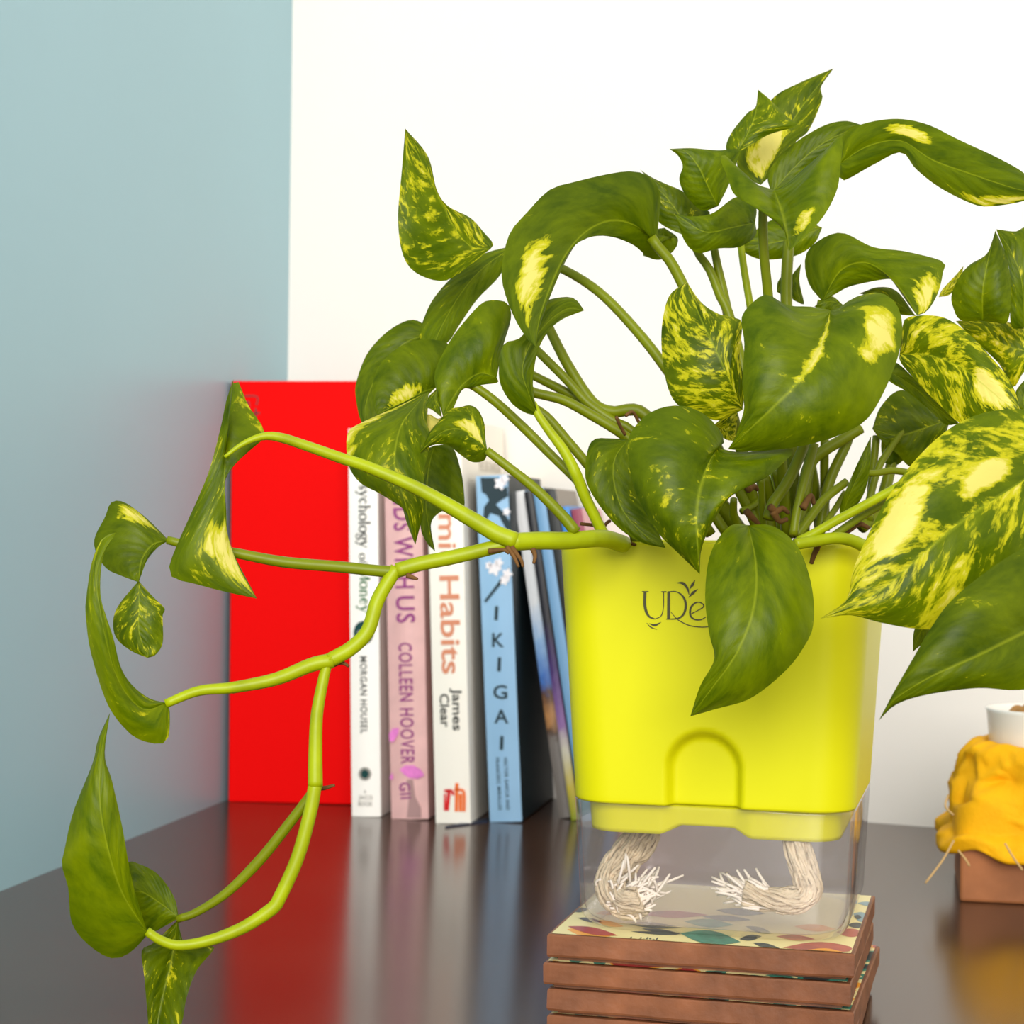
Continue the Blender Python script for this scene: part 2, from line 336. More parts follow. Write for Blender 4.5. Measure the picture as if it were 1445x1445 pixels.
for cx, cy, r in ((698, 802, 9), (704, 794, 6), (690, 798, 5), (716, 810, 7), (712, 819, 6), (706, 682, 8), (712, 676, 6), (715, 722, 5)):
    b.poly('blossom_print', [(cx + r * (1 + .28 * math.cos(5 * t)) * math.cos(t) * .9, cy + r * (1 + .28 * math.cos(5 * t)) * math.sin(t)) for t in np.linspace(0, 2 * math.pi, 26)[:-1]], M_blossom, 0.0004)

# leaning books on the far side of the blue one
yw = -0.20
M_r1 = rampmat('landscape_spine', [(0, (120, 112, 105)), (.23, (128, 120, 114)), (.26, (84, 60, 44)), (.32, (196, 140, 84)), (.38, (96, 66, 50)), (.43, (70, 120, 200)), (.55, (150, 190, 232)), (.68, (232, 236, 240)), (1, (240, 240, 240))], 0, .185)
M_r2 = rampmat('sunset_spine', [(0, (150, 160, 40)), (.1, (210, 190, 70)), (.2, (216, 210, 190)), (.3, (150, 110, 170)), (.45, (72, 48, 110)), (.6, (24, 22, 34)), (1, (20, 20, 26))], 0, .19)
M_lb = mat('pale_blue_cover', lin(122, 168, 208), 0.4); M_dk = mat('charcoal_cover', lin(40, 42, 40), 0.45, noise_amt=.3, noise_scale=90)
M_gr = mat('grey_cover', lin(150, 140, 128), 0.5); M_bl = mat('bright_blue_cover', lin(70, 140, 214), 0.4)
M_ma = mat('maroon_cover', lin(158, 70, 92), 0.45); M_pk = mat('rose_cover', lin(226, 170, 176), 0.5)
for bl, wpx, top, cov, sp, lab, dep in (
        ((789, 1155), 16, (724.5, 694), M_lb, M_r1, 'slim leaning book with a sky and cliff picture on its spine', .072),
        ((806, 1158), 12, (739, 694), M_black, M_r2, 'slim leaning book with a black and purple sunset spine', .072),
        ((821, 1160), 15, (752, 690), M_dk, M_lb, 'leaning book with a plain pale blue spine beside the sunset spine', .072),
        ((837, 1160), 16, (768, 692), M_gr, M_dk, 'leaning book with a charcoal spine and grey side cover', .072),
        ((857, 1161), 14, (789, 716), M_bl, M_bl, 'leaning book with a bright blue spine', .072),
        ((873, 1161), 15, (806, 719), M_pk, M_ma, 'leaning book with a maroon spine and rose side cover', .072)):
    b = Book('book', bl, (bl[0] + wpx, bl[1] + .1), top, dep, lab, 'leaning books', yaw=yw, thick=wpx * T(*bl).dot(FWD) / F)
    b.body(cov, M_page, 0.0004, spine=sp)
M_navy = mat('navy_card', lin(28, 40, 62), 0.4)
q = [T(628, 1168.5), T(688, 1160.5), T(690, 1156), T(664, 1160)]
tag(prism('bookmark', q, 0.0, 0.0009, M_navy, None), 'thin navy card lying on the desk by the cream hardback', 'card')

# red box in the corner
M_red = mat('red_card', (0.80, 0.0, 0.0, 1), 0.65, 0.08); M_darkred = mat('dark_red_ink', lin(110, 0, 0), 0.5)
rb = Book('gift_box', (320.5, 1131.5), (492, 1136.3), (325.5, 537.5), 0.036, 'tall saturated red box with a small dark logo in the corner of the walls', group=None)
rb.o['category'] = 'box'; rb.w *= 1.1
bo = box('box_shell', (0.0008, 0, 0), (rb.w, rb.d, rb.h), M_red, rb.o, 0.0006, 1)
rb.strokes('logo', [([(336, 559), (362, 559.5), (362, 572)], [2, 2, 2]), ([(335, 559), (335, 592), (360, 592)], [2, 2, 2])], M_darkred)
rb.strokes('logo', [([(361, 576), (361, 590)], [2.5, 2.5]), ([(355, 583), (367, 583)], [2.5, 2.5]), ([(346, 571), (351, 567), (351, 584)], [2.5, 2.5, 2.5])], M_darkred)

# ------------------------------------------------------------------ coasters
SH = 0.0352; NC = 4; TH = SH / NC
FL, FR = T(772, 1318, SH), T(1206, 1347, SH); ux = (FR - FL); SW = ux.length; ux.normalize(); uy = Vector((-ux.y, ux.x, 0))
M_wood = mat('coaster_wood', lin(126, 76, 46), 0.5, 0.4, noise_amt=0.32, noise_scale=70, bump=0.35, bump_scale=160)
M_cprint = mat('cream_print', lin(240, 224, 158), 0.35, 0.5, noise_amt=0.04); M_cdark = mat('dark_leaf_print', lin(42, 58, 60), 0.35)
M_cteal = mat('teal_leaf_print', lin(52, 132, 110), 0.35, noise_amt=.35, noise_scale=260); M_cred = mat('red_flower_print', lin(176, 44, 44), 0.35, noise_amt=.3, noise_scale=150)
M_cor = mat('orange_print', lin(240, 160, 40), 0.35); M_cblue = mat('blue_leaf_print', lin(130, 160, 168), 0.35)
M_cpink = mat('dusty_flower_print', lin(178, 88, 72), 0.35, noise_amt=.25, noise_scale=150)
random.seed(4)
M_cunder = mat('floral_print', lin(240, 224, 158), 0.35, 0.5); _nt = M_cunder.node_tree; _tc = _nt.nodes.new('ShaderNodeTexCoord'); _n = _nt.nodes.new('ShaderNodeTexNoise'); _n.inputs['Scale'].default_value = 70
_r = _nt.nodes.new('ShaderNodeValToRGB'); _r.color_ramp.interpolation = 'CONSTANT'
for _p, _c in ((0, (42, 58, 60)), (.40, (52, 132, 110)), (.46, (240, 224, 158)), (.56, (240, 160, 40)), (.61, (176, 44, 44))):
    _e = _r.color_ramp.elements[0] if _p == 0 else _r.color_ramp.elements.new(_p); _e.color = lin(*_c)
_r.color_ramp.elements[-1].color = lin(42, 58, 60)
_nt.links.new(_tc.outputs['Object'], _n.inputs['Vector']); _nt.links.new(_n.outputs['Fac'], _r.inputs[0]); _nt.links.new(_r.outputs[0], _nt.nodes['Principled BSDF'].inputs['Base Color'])
def coaster(i, off, rot, label):
    z0 = SH - (i + 1) * TH; th = TH * 0.93
    Mx = Matrix((ux, uy, Vector((0, 0, 1)))).transposed().to_4x4(); Mx.translation = FL + ux * off[0] + uy * off[1] - Vector((0, 0, SH - z0)) + Vector((0, 0, 0))
    Mx = Mx @ Matrix.Rotation(rot, 4, 'Z')
    o = empty('coaster', label=label, cat='coaster', group='coasters in the stack', mw=Mx)
    bm = bmesh.new(); bmesh.ops.create_grid(bm, x_segments=1, y_segments=1, size=.5); bm.free()
    n = 16; ring = []
    for k in range(4):
        for j in range(n):
            t = j / n; ring.append([(t, 0), (1, t), (1 - t, 1), (0, 1 - t)][k])
    bm = bmesh.new(); V = []
    for zz, ins in ((0, .03), (.15, .03), (.16, .003), (.24, 0), (.94, 0), (1, .004)):
        row = []
        for a, c in ring:
            x = .5 + (a - .5) * (1 - 2 * ins); y = .5 + (c - .5) * (1 - 2 * ins)
            wv = noise.noise(Vector((a * 4 + i * 9, c * 4, zz * 1.2))) * .00035
            zw = noise.noise(Vector((a * 3 + i * 7, c * 3, 5))) * .00035
            row.append(bm.verts.new((x * SW + wv, y * SW + wv, zz * TH + (2.2 * zw if 0 < zz < .3 else (zw - .0004 if 0 < i and zz > .9 else 0)))))
        V.append(row)
    m = len(ring)
    for r in range(5):
        for j in range(m): bm.faces.new((V[r][j], V[r][(j + 1) % m], V[r + 1][(j + 1) % m], V[r + 1][j]))
    bm.faces.new(V[0][::-1]); bm.faces.new(V[5])
    bmobj('block', bm, M_wood, o)
    e = .0012
    pr = mesh('printed_top', [(e, e, TH + .00012), (SW - e, e, TH + .00012), (SW - e, SW - e, TH + .00012), (e, SW - e, TH + .00012)], [(0, 1, 2, 3)], M_cprint if i == 0 else M_cunder, o, False)
    return o, Mx
top, tm = coaster(0, (0, 0), 0, 'square wooden coaster with a floral print, topmost of the stack under the planter')
coaster(1, (-.0010, -.0006), -.006, 'square wooden coaster with copper brown edge, second from the top of the stack')
coaster(2, (0, .0012), -.02, 'square wooden coaster with copper brown edge, third from the top of the stack')
coaster(3, (-.0002, .002), .006, 'square wooden coaster at the bottom of the stack, lying on the desk')
tinv = tm.inverted(); PO = tm.translation + Vector((0, 0, TH))
def motif(name, pts, m, off=.0002):
    v = [];
    for p in pts:
        c = tinv @ T(p[0], p[1], SH); v.append((min(max(c.x, .0012), SW - .0012), min(max(c.y, .0012), SW - .0012), TH + off))
    mesh(name, v, [tuple(range(len(v)))], m, top, False)
def leafm(a, bpt, wd, m, off=.0002, name='leaf_print'):
    a, bpt = np.array(a, float), np.array(bpt, float); d = bpt - a; L = np.linalg.norm(d); n = np.array((-d[1], d[0])) / L; t = np.linspace(0, 1, 9)
    motif(name, [a + d * k + n * wd * math.sin(math.pi * k) for k in t] + [a + d * k - n * wd * math.sin(math.pi * k) for k in t[::-1][1:-1]], m, off)
leafm((800, 1312), (862, 1322), 7, M_cor, .00016, 'flower_print'); leafm((801, 1308), (872, 1321), 5, M_cred, .00022, 'flower_print')
leafm((880, 1303), (962, 1310), 4, M_cdark); leafm((890, 1315), (958, 1320), 2, M_cdark); leafm((960, 1318), (1045, 1330), 10, M_cteal, .0002); leafm((965, 1301), (1035, 1306), 6, M_cteal); leafm((905, 1311), (962, 1319), 3, M_cdark, .00018); leafm((990, 1294), (1060, 1299), 4, M_cdark); leafm((840, 1300), (880, 1308), 4, M_cor); leafm((1095, 1322), (1150, 1326), 4, M_cpink, .0002, 'flower_print'); leafm((1120, 1308), (1180, 1312), 5, M_cor, .0002, 'flower_print'); leafm((862, 1278), (910, 1281), 5, M_cblue)
leafm((1043, 1326), (1075, 1322), 4, M_cdark); leafm((1062, 1331), (1105, 1342), 4, M_cdark); leafm((1052, 1308), (1090, 1318), 4, M_cdark)
leafm((1105, 1338), (1212, 1340), 9, M_cpink, .0002, 'flower_print'); leafm((1140, 1342), (1190, 1345), 4, M_cor, .0003, 'flower_print')
leafm((1180, 1316), (1222, 1318), 6, M_cpink, .0002, 'flower_print'); leafm((1195, 1306), (1222, 1307), 4, M_cdark); leafm((1204, 1290), (1228, 1300), 7, M_cblue); leafm((1210, 1275), (1238, 1277), 3, M_cblue); leafm((1205, 1294), (1216, 1296), 3, M_cdark, .0003)
leafm((815, 1296), (850, 1302), 3, M_cdark); leafm((808, 1287), (832, 1283), 3, M_cdark); leafm((775, 1313), (786, 1306), 3, M_cdark); leafm((900, 1290), (1000, 1292), 5, M_cred); leafm((1010, 1285), (1080, 1290), 5, M_cdark); leafm((840, 1290), (890, 1285), 4, M_cor)
for i in range(9):                         # small black script
    x = 888 + i * 4.6; leafm((x, 1326 + (i % 3)), (x + 4, 1323 + (i * 7 % 5)), .9, M_cdark, .0003, 'script_print')

# ------------------------------------------------------------------ planter
plant = empty('potted_pothos', label='variegated trailing pothos in a lime yellow self-watering pot on the coasters', cat='potted plant', loc=FL + ux * .0512 + uy * .0525)
PC = plant.location.copy(); PM = Matrix((ux, uy, Vector((0, 0, 1)))).transposed().to_4x4(); PM.translation = PC
PIN = PM.inverted(); RL = PM.to_3x3()
def toplant(o):                            # geometry written in planter axes
    o.matrix_local = RL.to_4x4(); return o
def rr(hw, rad, n):                        # rounded square outline, dense along its front (y = -hw)
    out = []
    for cx, cy, a0 in ((hw - rad, -hw + rad, -90), (hw - rad, hw - rad, 0), (-hw + rad, hw - rad, 90), (-hw + rad, -hw + rad, 180)):
        for i in range(n + 1): a = math.radians(a0 + 90 * i / n); out.append((cx + rad * math.cos(a), cy + rad * math.sin(a)))
    m = 70; a, bq = out[-1], out[0]
    for i in range(1, m): t = i / m; out.append((a[0] + (bq[0] - a[0]) * t, a[1] + (bq[1] - a[1]) * t))
    return out
Z_RES = 0.0425; Z_RIM = 0.1275; Z_SK = 0.0325     # height of lip, rim and lower skirt above the coaster
HW0, HW1 = 0.0462, 0.0512
ARCH_X, ARCH_W, ARCH_T = -.0015, .0125, .0672
def arch(x, z):                            # depth of the filler recess on the front wall
    d = ARCH_W - abs(x - ARCH_X) if z < ARCH_T - ARCH_W else ARCH_W - math.hypot(x - ARCH_X, z - (ARCH_T - ARCH_W))
    t = min(max((d + .0004) / .0030, 0), 1); s = t * t * (3 - 2 * t)
    return s * .0048
M_pot = mat('lime_plastic', lin(214, 210, 0), 0.42, 0.3)
def shell(rows, name, m, dent=True, cap=True):
    V, Fc = [], []
    for hw, z, rad in rows:
        for x, y in rr(hw, rad, 10):
            yy = y
            if dent and y < -hw + .001: yy = y + arch(x, z) * min(1, max(0, (z - 0) * 1000))
            V.append((x, yy, z))
    n = len(rr(.04, .01, 10))
    for r in range(len(rows) - 1):
        for j in range(n): Fc.append((r * n + j, r * n + (j + 1) % n, (r + 1) * n + (j + 1) % n, (r + 1) * n + j))
    return V, Fc, n
rows = []
rows.append((HW0 - .0038, Z_RES, .011))
rows.append((HW0 - .0004, Z_RES, .0135)); rows.append((HW0, Z_RES + .0006, .0135))
for t in np.linspace(0.01, 1, 70): rows.append((HW0 + (HW1 - HW0) * t, Z_RES + (Z_RIM - Z_RES) * t, .0135))
rows.append((HW1 - .0006, Z_RIM + .0005, .013)); rows.append((HW1 - .0017, Z_RIM, .012)); rows.append((HW1 - .0022, Z_RIM - .03, .012))
V, Fc, n = shell(rows[:-3], 'pot_wall', M_pot)
k = len(V) // n
for hw, z, rad in rows[-3:]:
    V += [(x, y, z) for x, y in rr(hw, rad, 10)]
    Fc += [((k - 1) * n + j, (k - 1) * n + (j + 1) % n, k * n + (j + 1) % n, k * n + j) for j in range(n)]; k += 1
wallo = toplant(mesh('pot_wall', V, Fc, M_pot, plant)); 
# lower skirt that sits inside the clear base; its edge rises under the filler recess
srow = [(HW0 - .0042, Z_RES + .001, .011)]
for t in np.linspace(0, 1, 8): srow.append((HW0 - .0044 - .0006 * t, Z_RES - (Z_RES - Z_SK) * t, .011))
V = []; nn = n
for hw, z, rad in srow:
    for x, y in rr(hw, rad, 10):
        front = y < -hw + .001; a = min(max((ARCH_W + .003 - abs(x - ARCH_X)) / .0075, 0), 1) if front else 0; a = a * a * (3 - 2 * a)
        f = (Z_RES - z) / (Z_RES - Z_SK)
        V.append((x, y + (a * .0022 if front else 0), z + a * .0030 * max(0, f)))
Fc = [(r * n + j, r * n + (j + 1) % n, (r + 1) * n + (j + 1) % n, (r + 1) * n + j) for r in range(len(srow) - 1) for j in range(n)]
cb = len(V); V.append((0, 0, Z_SK + .004)); last = (len(srow) - 1) * n
Fc += [(last + j, last + (j + 1) % n, cb) for j in range(n)]
toplant(mesh('pot_skirt', V, Fc, M_pot, plant))
M_soil = mat('potting_soil', lin(58, 42, 30), 0.95, 0.1, noise_amt=.5, noise_scale=160, bump=1, bump_scale=300)
out = rr(HW1 - .0018, .012, 10); V = [(0, 0, Z_RIM - .006)]; Fc = []
for k in range(1, 7):
    for x, y in out: V.append((x * k / 6, y * k / 6, Z_RIM - .007 + .004 * noise.noise(Vector((x * k * 25, y * k * 25, 1)))))
for j in range(n): Fc.append((0, 1 + j, 1 + (j + 1) % n))
for k in range(5):
    for j in range(n): a = 1 + k * n; Fc.append((a + j, a + (j + 1) % n, a + n + (j + 1) % n, a + n + j))
toplant(mesh('soil', V, Fc, M_soil, plant))
# clear water reservoir
M_clear = bpy.data.materials.new('clear_plastic'); M_clear.use_nodes = True; nt = M_clear.node_tree; nt.nodes.clear()
om = nt.nodes.new('ShaderNodeOutputMaterial'); tr = nt.nodes.new('ShaderNodeBsdfTransparent'); gl = nt.nodes.new('ShaderNodeBsdfGlossy'); mx = nt.nodes.new('ShaderNodeMixShader'); fr = nt.nodes.new('ShaderNodeFresnel')
df = nt.nodes.new('ShaderNodeBsdfDiffuse'); df.inputs[0].default_value = (.8, .78, .78, 1); m2 = nt.nodes.new('ShaderNodeMixShader'); m2.inputs[0].default_value = .025
tr.inputs[0].default_value = (.975, .965, .965, 1); gl.inputs['Roughness'].default_value = .05; geo = nt.nodes.new('ShaderNodeNewGeometry'); ior = nt.nodes.new('ShaderNodeMapRange'); ior.inputs[3].default_value = 1.42; ior.inputs[4].default_value = 1 / 1.42; nt.links.new(geo.outputs['Backfacing'], ior.inputs[0]); nt.links.new(ior.outputs[0], fr.inputs[0])
nt.links.new(tr.outputs[0], m2.inputs[1]); nt.links.new(df.outputs[0], m2.inputs[2])
nt.links.new(fr.outputs[0], mx.inputs[0]); nt.links.new(m2.outputs[0], mx.inputs[1]); nt.links.new(gl.outputs[0], mx.inputs[2]); nt.links.new(mx.outputs[0], om.inputs[0])
rows = []
def prof(hw, rad, z): rows.append((hw, z, rad))
HB = HW0 - .0018
for a in np.linspace(90, 0, 9): r_ = .007; prof(HB - r_ + r_ * math.cos(math.radians(a)) if a < 90 else HB - r_, .012, r_ - r_ * math.sin(math.radians(a)))
for t in (.1, .28, .46, .64, .82, .975, 1): prof(HB + (HW0 - HB) * t, .0125, .007 + (Z_RES - .0072 + .0002) * t)
prof(HW0 - .0013, .0122, Z_RES)
for t in (.02, .2, .4, .6, .8, 1): prof(HW0 - .0013 + (HB - HW0) * t, .0122, Z_RES + (.008 - Z_RES) * t)
for a in np.linspace(10, 90, 6): r_ = .006; prof(HB - .0013 - r_ + r_ * math.cos(math.radians(a)), .0115, .0018 + r_ - r_ * math.sin(math.radians(a)))
V, Fc, _ = shell(rows, '', None, dent=False)
Fc.append(tuple(range(n))[::-1]); Fc.append(tuple((len(rows) - 1) * n + j for j in range(n)))
toplant(mesh('water_reservoir', V, Fc, M_clear, plant))
# wicks
M_rope = mat('cotton_rope', lin(214, 196, 166), 0.9, 0.1, noise_amt=.2, noise_scale=260, bump=.8, bump_scale=700); M_strand = mat('cotton_strand', lin(240, 230, 216), 0.85, 0.1)
def wick(pts, rad, fray, seed):
    random.seed(seed); path = [PIN @ P(*p) for p in pts]; path = [Vector(p) for p in smoothpts(path, 26)]; N_ = 26
    path = [Vector((min(max(p.x, -.037), .037), min(max(p.y, -.037), .037), max(p.z, .0022 + rad))) for p in path]
    fr_ = []; ref = None
    for i in range(N_):
        t = (path[min(i + 1, N_ - 1)] - path[max(i - 1, 0)]).normalized()
        if ref is None: ref = t.orthogonal().normalized()
        ref = (ref - t * ref.dot(t)).normalized(); fr_.append((ref.copy(), t.cross(ref)))
    V, Fc = [], []
    tubegeo(path, [rad * .8] * N_, 12, V, Fc)
    for s in range(64):                    # the outer yarns, each wandering a little
        a0 = random.uniform(0, 6.283); tw = random.uniform(.02, .12); i0 = random.randrange(0, 8) if s % 2 else 0; i1 = N_ if s % 3 else random.randrange(14, N_); pp = []; ph = random.uniform(0, 9)
        for i in range(i0, i1):
            an = a0 + i * tw + .18 * math.sin(i * .9 + ph); r_ = rad * (.86 + .16 * math.sin(i * .7 + ph))
            pp.append(path[i] + (fr_[i][0] * math.cos(an) + fr_[i][1] * math.sin(an)) * r_)
        tubegeo(pp, [.00062] * len(pp), 5, V, Fc)
    o = toplant(mesh('wick', V, Fc, M_rope, plant))
    td = (path[-1] - path[-4]).normalized(); V, Fc = [], []
    for s in range(fray[0]):
        dv = (td * fray[1] + Vector((random.uniform(-1, 1), random.uniform(-1, 1), random.uniform(-.5, 1.0))) * fray[2]).normalized()
        L = random.uniform(.004, .010); pp = []; st = path[-1 - random.randrange(7)] + Vector([random.uniform(-1, 1) * rad * .85 for _ in range(3)]); cv = Vector([random.uniform(-1, 1) for _ in range(3)]) * L * .35
        for i in range(6):
            q = st + dv * L * i / 5 + cv * (i / 5) ** 2; pp.append(Vector((min(max(q.x, -.039), .039), min(max(q.y, -.039), .039), max(q.z, .0028))))
        tubegeo(pp, [.0005] * 5 + [.00035], 5, V, Fc)
    f = mesh('frayed_end', V, Fc, M_strand, o); f['kind'] = 'stuff'
wick([(915, 1150, 66.5), (903, 1185, 65.5), (876, 1220, 64.6), (864, 1250, 64), (882, 1272, 63.4), (905, 1268, 63)], .0056, (120, .7, .9), 1)
wick([(1116, 1150, 63), (1124, 1190, 62), (1134, 1235, 61.4), (1136, 1266, 60.8), (1112, 1284, 60.3), (1065, 1284, 60.1), (1036, 1280, 60)], .0042, (95, 1.0, .5), 2)
# printed logo on the front wall
M_logo = mat('dark_print', lin(64, 62, 8), 0.5)
tilt = math.atan2(HW1 - HW0, Z_RIM - Z_RES); fo = PM @ Vector((0, -HW0 - .00025, Z_RES)); fn = RL @ Vector((0, -math.cos(tilt), -math.sin(tilt)))
def logo(items):
    V, Fc = [], []
    for pts, wd, in items:
        v, f = ribbon2d([(800 + p[0] * .1799, 780 + p[1] * .1799) for p in pts], [x * .1799 for x in wd], 6 * len(pts)); k = len(V)
        V += [RL.inverted() @ (onplane(p[0], p[1], fo, fn) - PC) for p in v]; Fc += [tuple(i + k for i in q) for q in f]
    toplant(mesh('logo_print', V, Fc, M_logo, plant, False))
logo([([(612, 305), (612, 420), (640, 495), (690, 520)], [22, 22, 22, 8]), ([(690, 520), (738, 495), (756, 430), (758, 305)], [6, 7, 7, 8]), ([(588, 304), (640, 304)], [7, 7]), ([(740, 306), (780, 306)], [9, 9])])
logo([([(798, 306), (797, 520)], [22, 24]), ([(790, 306), (860, 306), (915, 350), (932, 415), (915, 480), (870, 515), (778, 521)], [7, 8, 16, 20, 16, 10, 7])])
logo([([(975, 480), (1070, 425), (1050, 392), (1010, 392), (972, 430), (968, 490), (1000, 522), (1050, 525), (1088, 505)], [7, 7, 10, 8, 14, 16, 14, 10, 6])])
logo([([(645, 555), (690, 568), (738, 545)], [3, 20, 3]), ([(626, 550), (655, 582), (705, 602)], [3, 9, 3]), ([(815, 465), (870, 525), (960, 570), (1050, 583), (1120, 580)], [4, 7, 8, 8, 6])])
logo([([(858, 236), (910, 240), (945, 280), (958, 330)], [3, 22, 18, 4]), ([(962, 285), (985, 250), (1005, 215)], [4, 24, 3]), ([(955, 350), (985, 318), (1026, 284)], [4, 24, 3])])

# ------------------------------------------------------------------ pothos materials
def leafmat():
    m = bpy.data.materials.new('pothos_leaf'); m.use_nodes = True; nt = m.node_tree; N = nt.nodes; Lk = nt.links.new
    b = N['Principled BSDF']; out = N['Material Output']
    def at(name): a = N.new('ShaderNodeAttribute'); a.attribute_name = name; return a
    def math_(op, a, c=None, clamp=False):
        q = N.new('ShaderNodeMath'); q.operation = op; q.use_clamp = clamp
        for i, v in enumerate((a, c)):
            if v is None: continue
            if isinstance(v, (int, float)): q.inputs[i].default_value = v
            else: Lk(v, q.inputs[i])
        return q.outputs[0]
    lc = at('lc'); sx = N.new('ShaderNodeSeparateXYZ'); Lk(lc.outputs['Vector'], sx.inputs[0])
    u, v, seed = sx.outputs; au = math_('ABSOLUTE', u); sg = math_('SIGN', u)
    qv = math_('SUBTRACT', v, math_('MULTIPLY', au, .30))
    def nz(fu, fv, scale, off):
        cx = N.new('ShaderNodeCombineXYZ'); Lk(math_('ADD', math_('MULTIPLY', au, fu), math_('MULTIPLY', sg, 5.3)), cx.inputs[0]); Lk(math_('MULTIPLY', qv, fv), cx.inputs[1]); Lk(math_('ADD', seed, off), cx.inputs[2])
        t = N.new('ShaderNodeTexNoise'); t.inputs['Scale'].default_value = scale; t.inputs['Detail'].default_value = 6; t.inputs['Roughness'].default_value = .62
        t.inputs['Distortion'].default_value = .5
        Lk(cx.outputs[0], t.inputs['Vector']); return t.outputs['Fac']
    n1 = nz(1.1, 5.5, 1.6, 0); n2 = nz(4, 14, 1.6, 20); n3 = nz(1, 2.2, 1.5, 40)
    var = at('var').outputs['Fac']; tone = at('tone').outputs['Fac']; patch = at('patch').outputs['Fac']
    mixn = math_('ADD', math_('MULTIPLY', n1, .58), math_('MULTIPLY', n2, .42))
    thr = math_('SUBTRACT', .85, math_('MULTIPLY', var, .46))
    pot = math_('ADD', math_('ADD', math_('MULTIPLY', mixn, 2.0), -.5), math_('MULTIPLY', patch, .62))
    dd = math_('SUBTRACT', pot, thr)
    yel = math_('MULTIPLY', dd, 8, True); crm = math_('MULTIPLY', math_('SUBTRACT', dd, .17), 6, True)
    def mixc(f, a, c):
        q = N.new('ShaderNodeMix'); q.data_type = 'RGBA'; Lk(f, q.inputs[0])
        for i, x in ((6, a), (7, c)):
            if isinstance(x, tuple): q.inputs[i].default_value = x
            else: Lk(x, q.inputs[i])
        return q.outputs[2]
    def tones(*cs):
        r = N.new('ShaderNodeValToRGB'); r.color_ramp.elements.new(.5)
        for e, p_, c_ in zip(r.color_ramp.elements, (.1, .5, 1), cs): e.position = p_; e.color = lin(*c_)
        Lk(tone, r.inputs[0]); return r.outputs[0]
    g = tones((46, 54, 0), (62, 84, 0), (102, 126, 0))
    g = mixc(math_('MULTIPLY', math_('SUBTRACT', math_('ADD', math_('MULTIPLY', n3, .6), math_('MULTIPLY', n1, .4)), .38), 3.2, True), g, tones((86, 90, 0), (116, 134, 0), (164, 174, 0)))
    rib = math_('SUBTRACT', 1, math_('MULTIPLY', au, 26, True))
    col = mixc(yel, g, lin(198, 194, 30)); col = mixc(crm, col, lin(232, 220, 118)); col = mixc(math_('MULTIPLY', rib, .42), col, lin(170, 182, 40))
    Lk(col, b.inputs['Base Color']); b.inputs['Roughness'].default_value = .38; b.inputs['Specular IOR Level'].default_value = .17
    # vein relief
    wv = N.new('ShaderNodeMath'); wv.operation = 'SINE'; Lk(math_('MULTIPLY', qv, 70), wv.inputs[0])
    bp = N.new('ShaderNodeBump'); bp.inputs['Strength'].default_value = .22; bp.inputs['Distance'].default_value = .0006
    Lk(math_('ADD', math_('MULTIPLY', wv.outputs[0], .35), math_('MULTIPLY', n2, 1.2)), bp.inputs['Height']); Lk(bp.outputs[0], b.inputs['Normal'])
    t = N.new('ShaderNodeBsdfTranslucent'); ms = N.new('ShaderNodeMixShader'); ms.inputs[0].default_value = .38
    hs = N.new('ShaderNodeHueSaturation'); hs.inputs['Value'].default_value = 1.25; hs.inputs['Saturation'].default_value = 1.08; hs.inputs['Hue'].default_value = .487; Lk(col, hs.inputs['Color']); Lk(hs.outputs[0], t.inputs[0])
    Lk(b.outputs[0], ms.inputs[1]); Lk(t.outputs[0], ms.inputs[2]); Lk(ms.outputs[0], out.inputs['Surface'])
    return m
M_leaf = leafmat()
M_stem = mat('vine_stem', lin(152, 164, 0), 0.42, 0.28, noise_amt=.22, noise_scale=70)
M_pet = mat('petiole_green', lin(112, 122, 0), 0.42, 0.25, noise_amt=.15, noise_scale=60)
M_petd = M_pet
M_root = mat('brown_root', lin(104, 72, 36), 0.8, 0.2, noise_amt=.3, noise_scale=200)

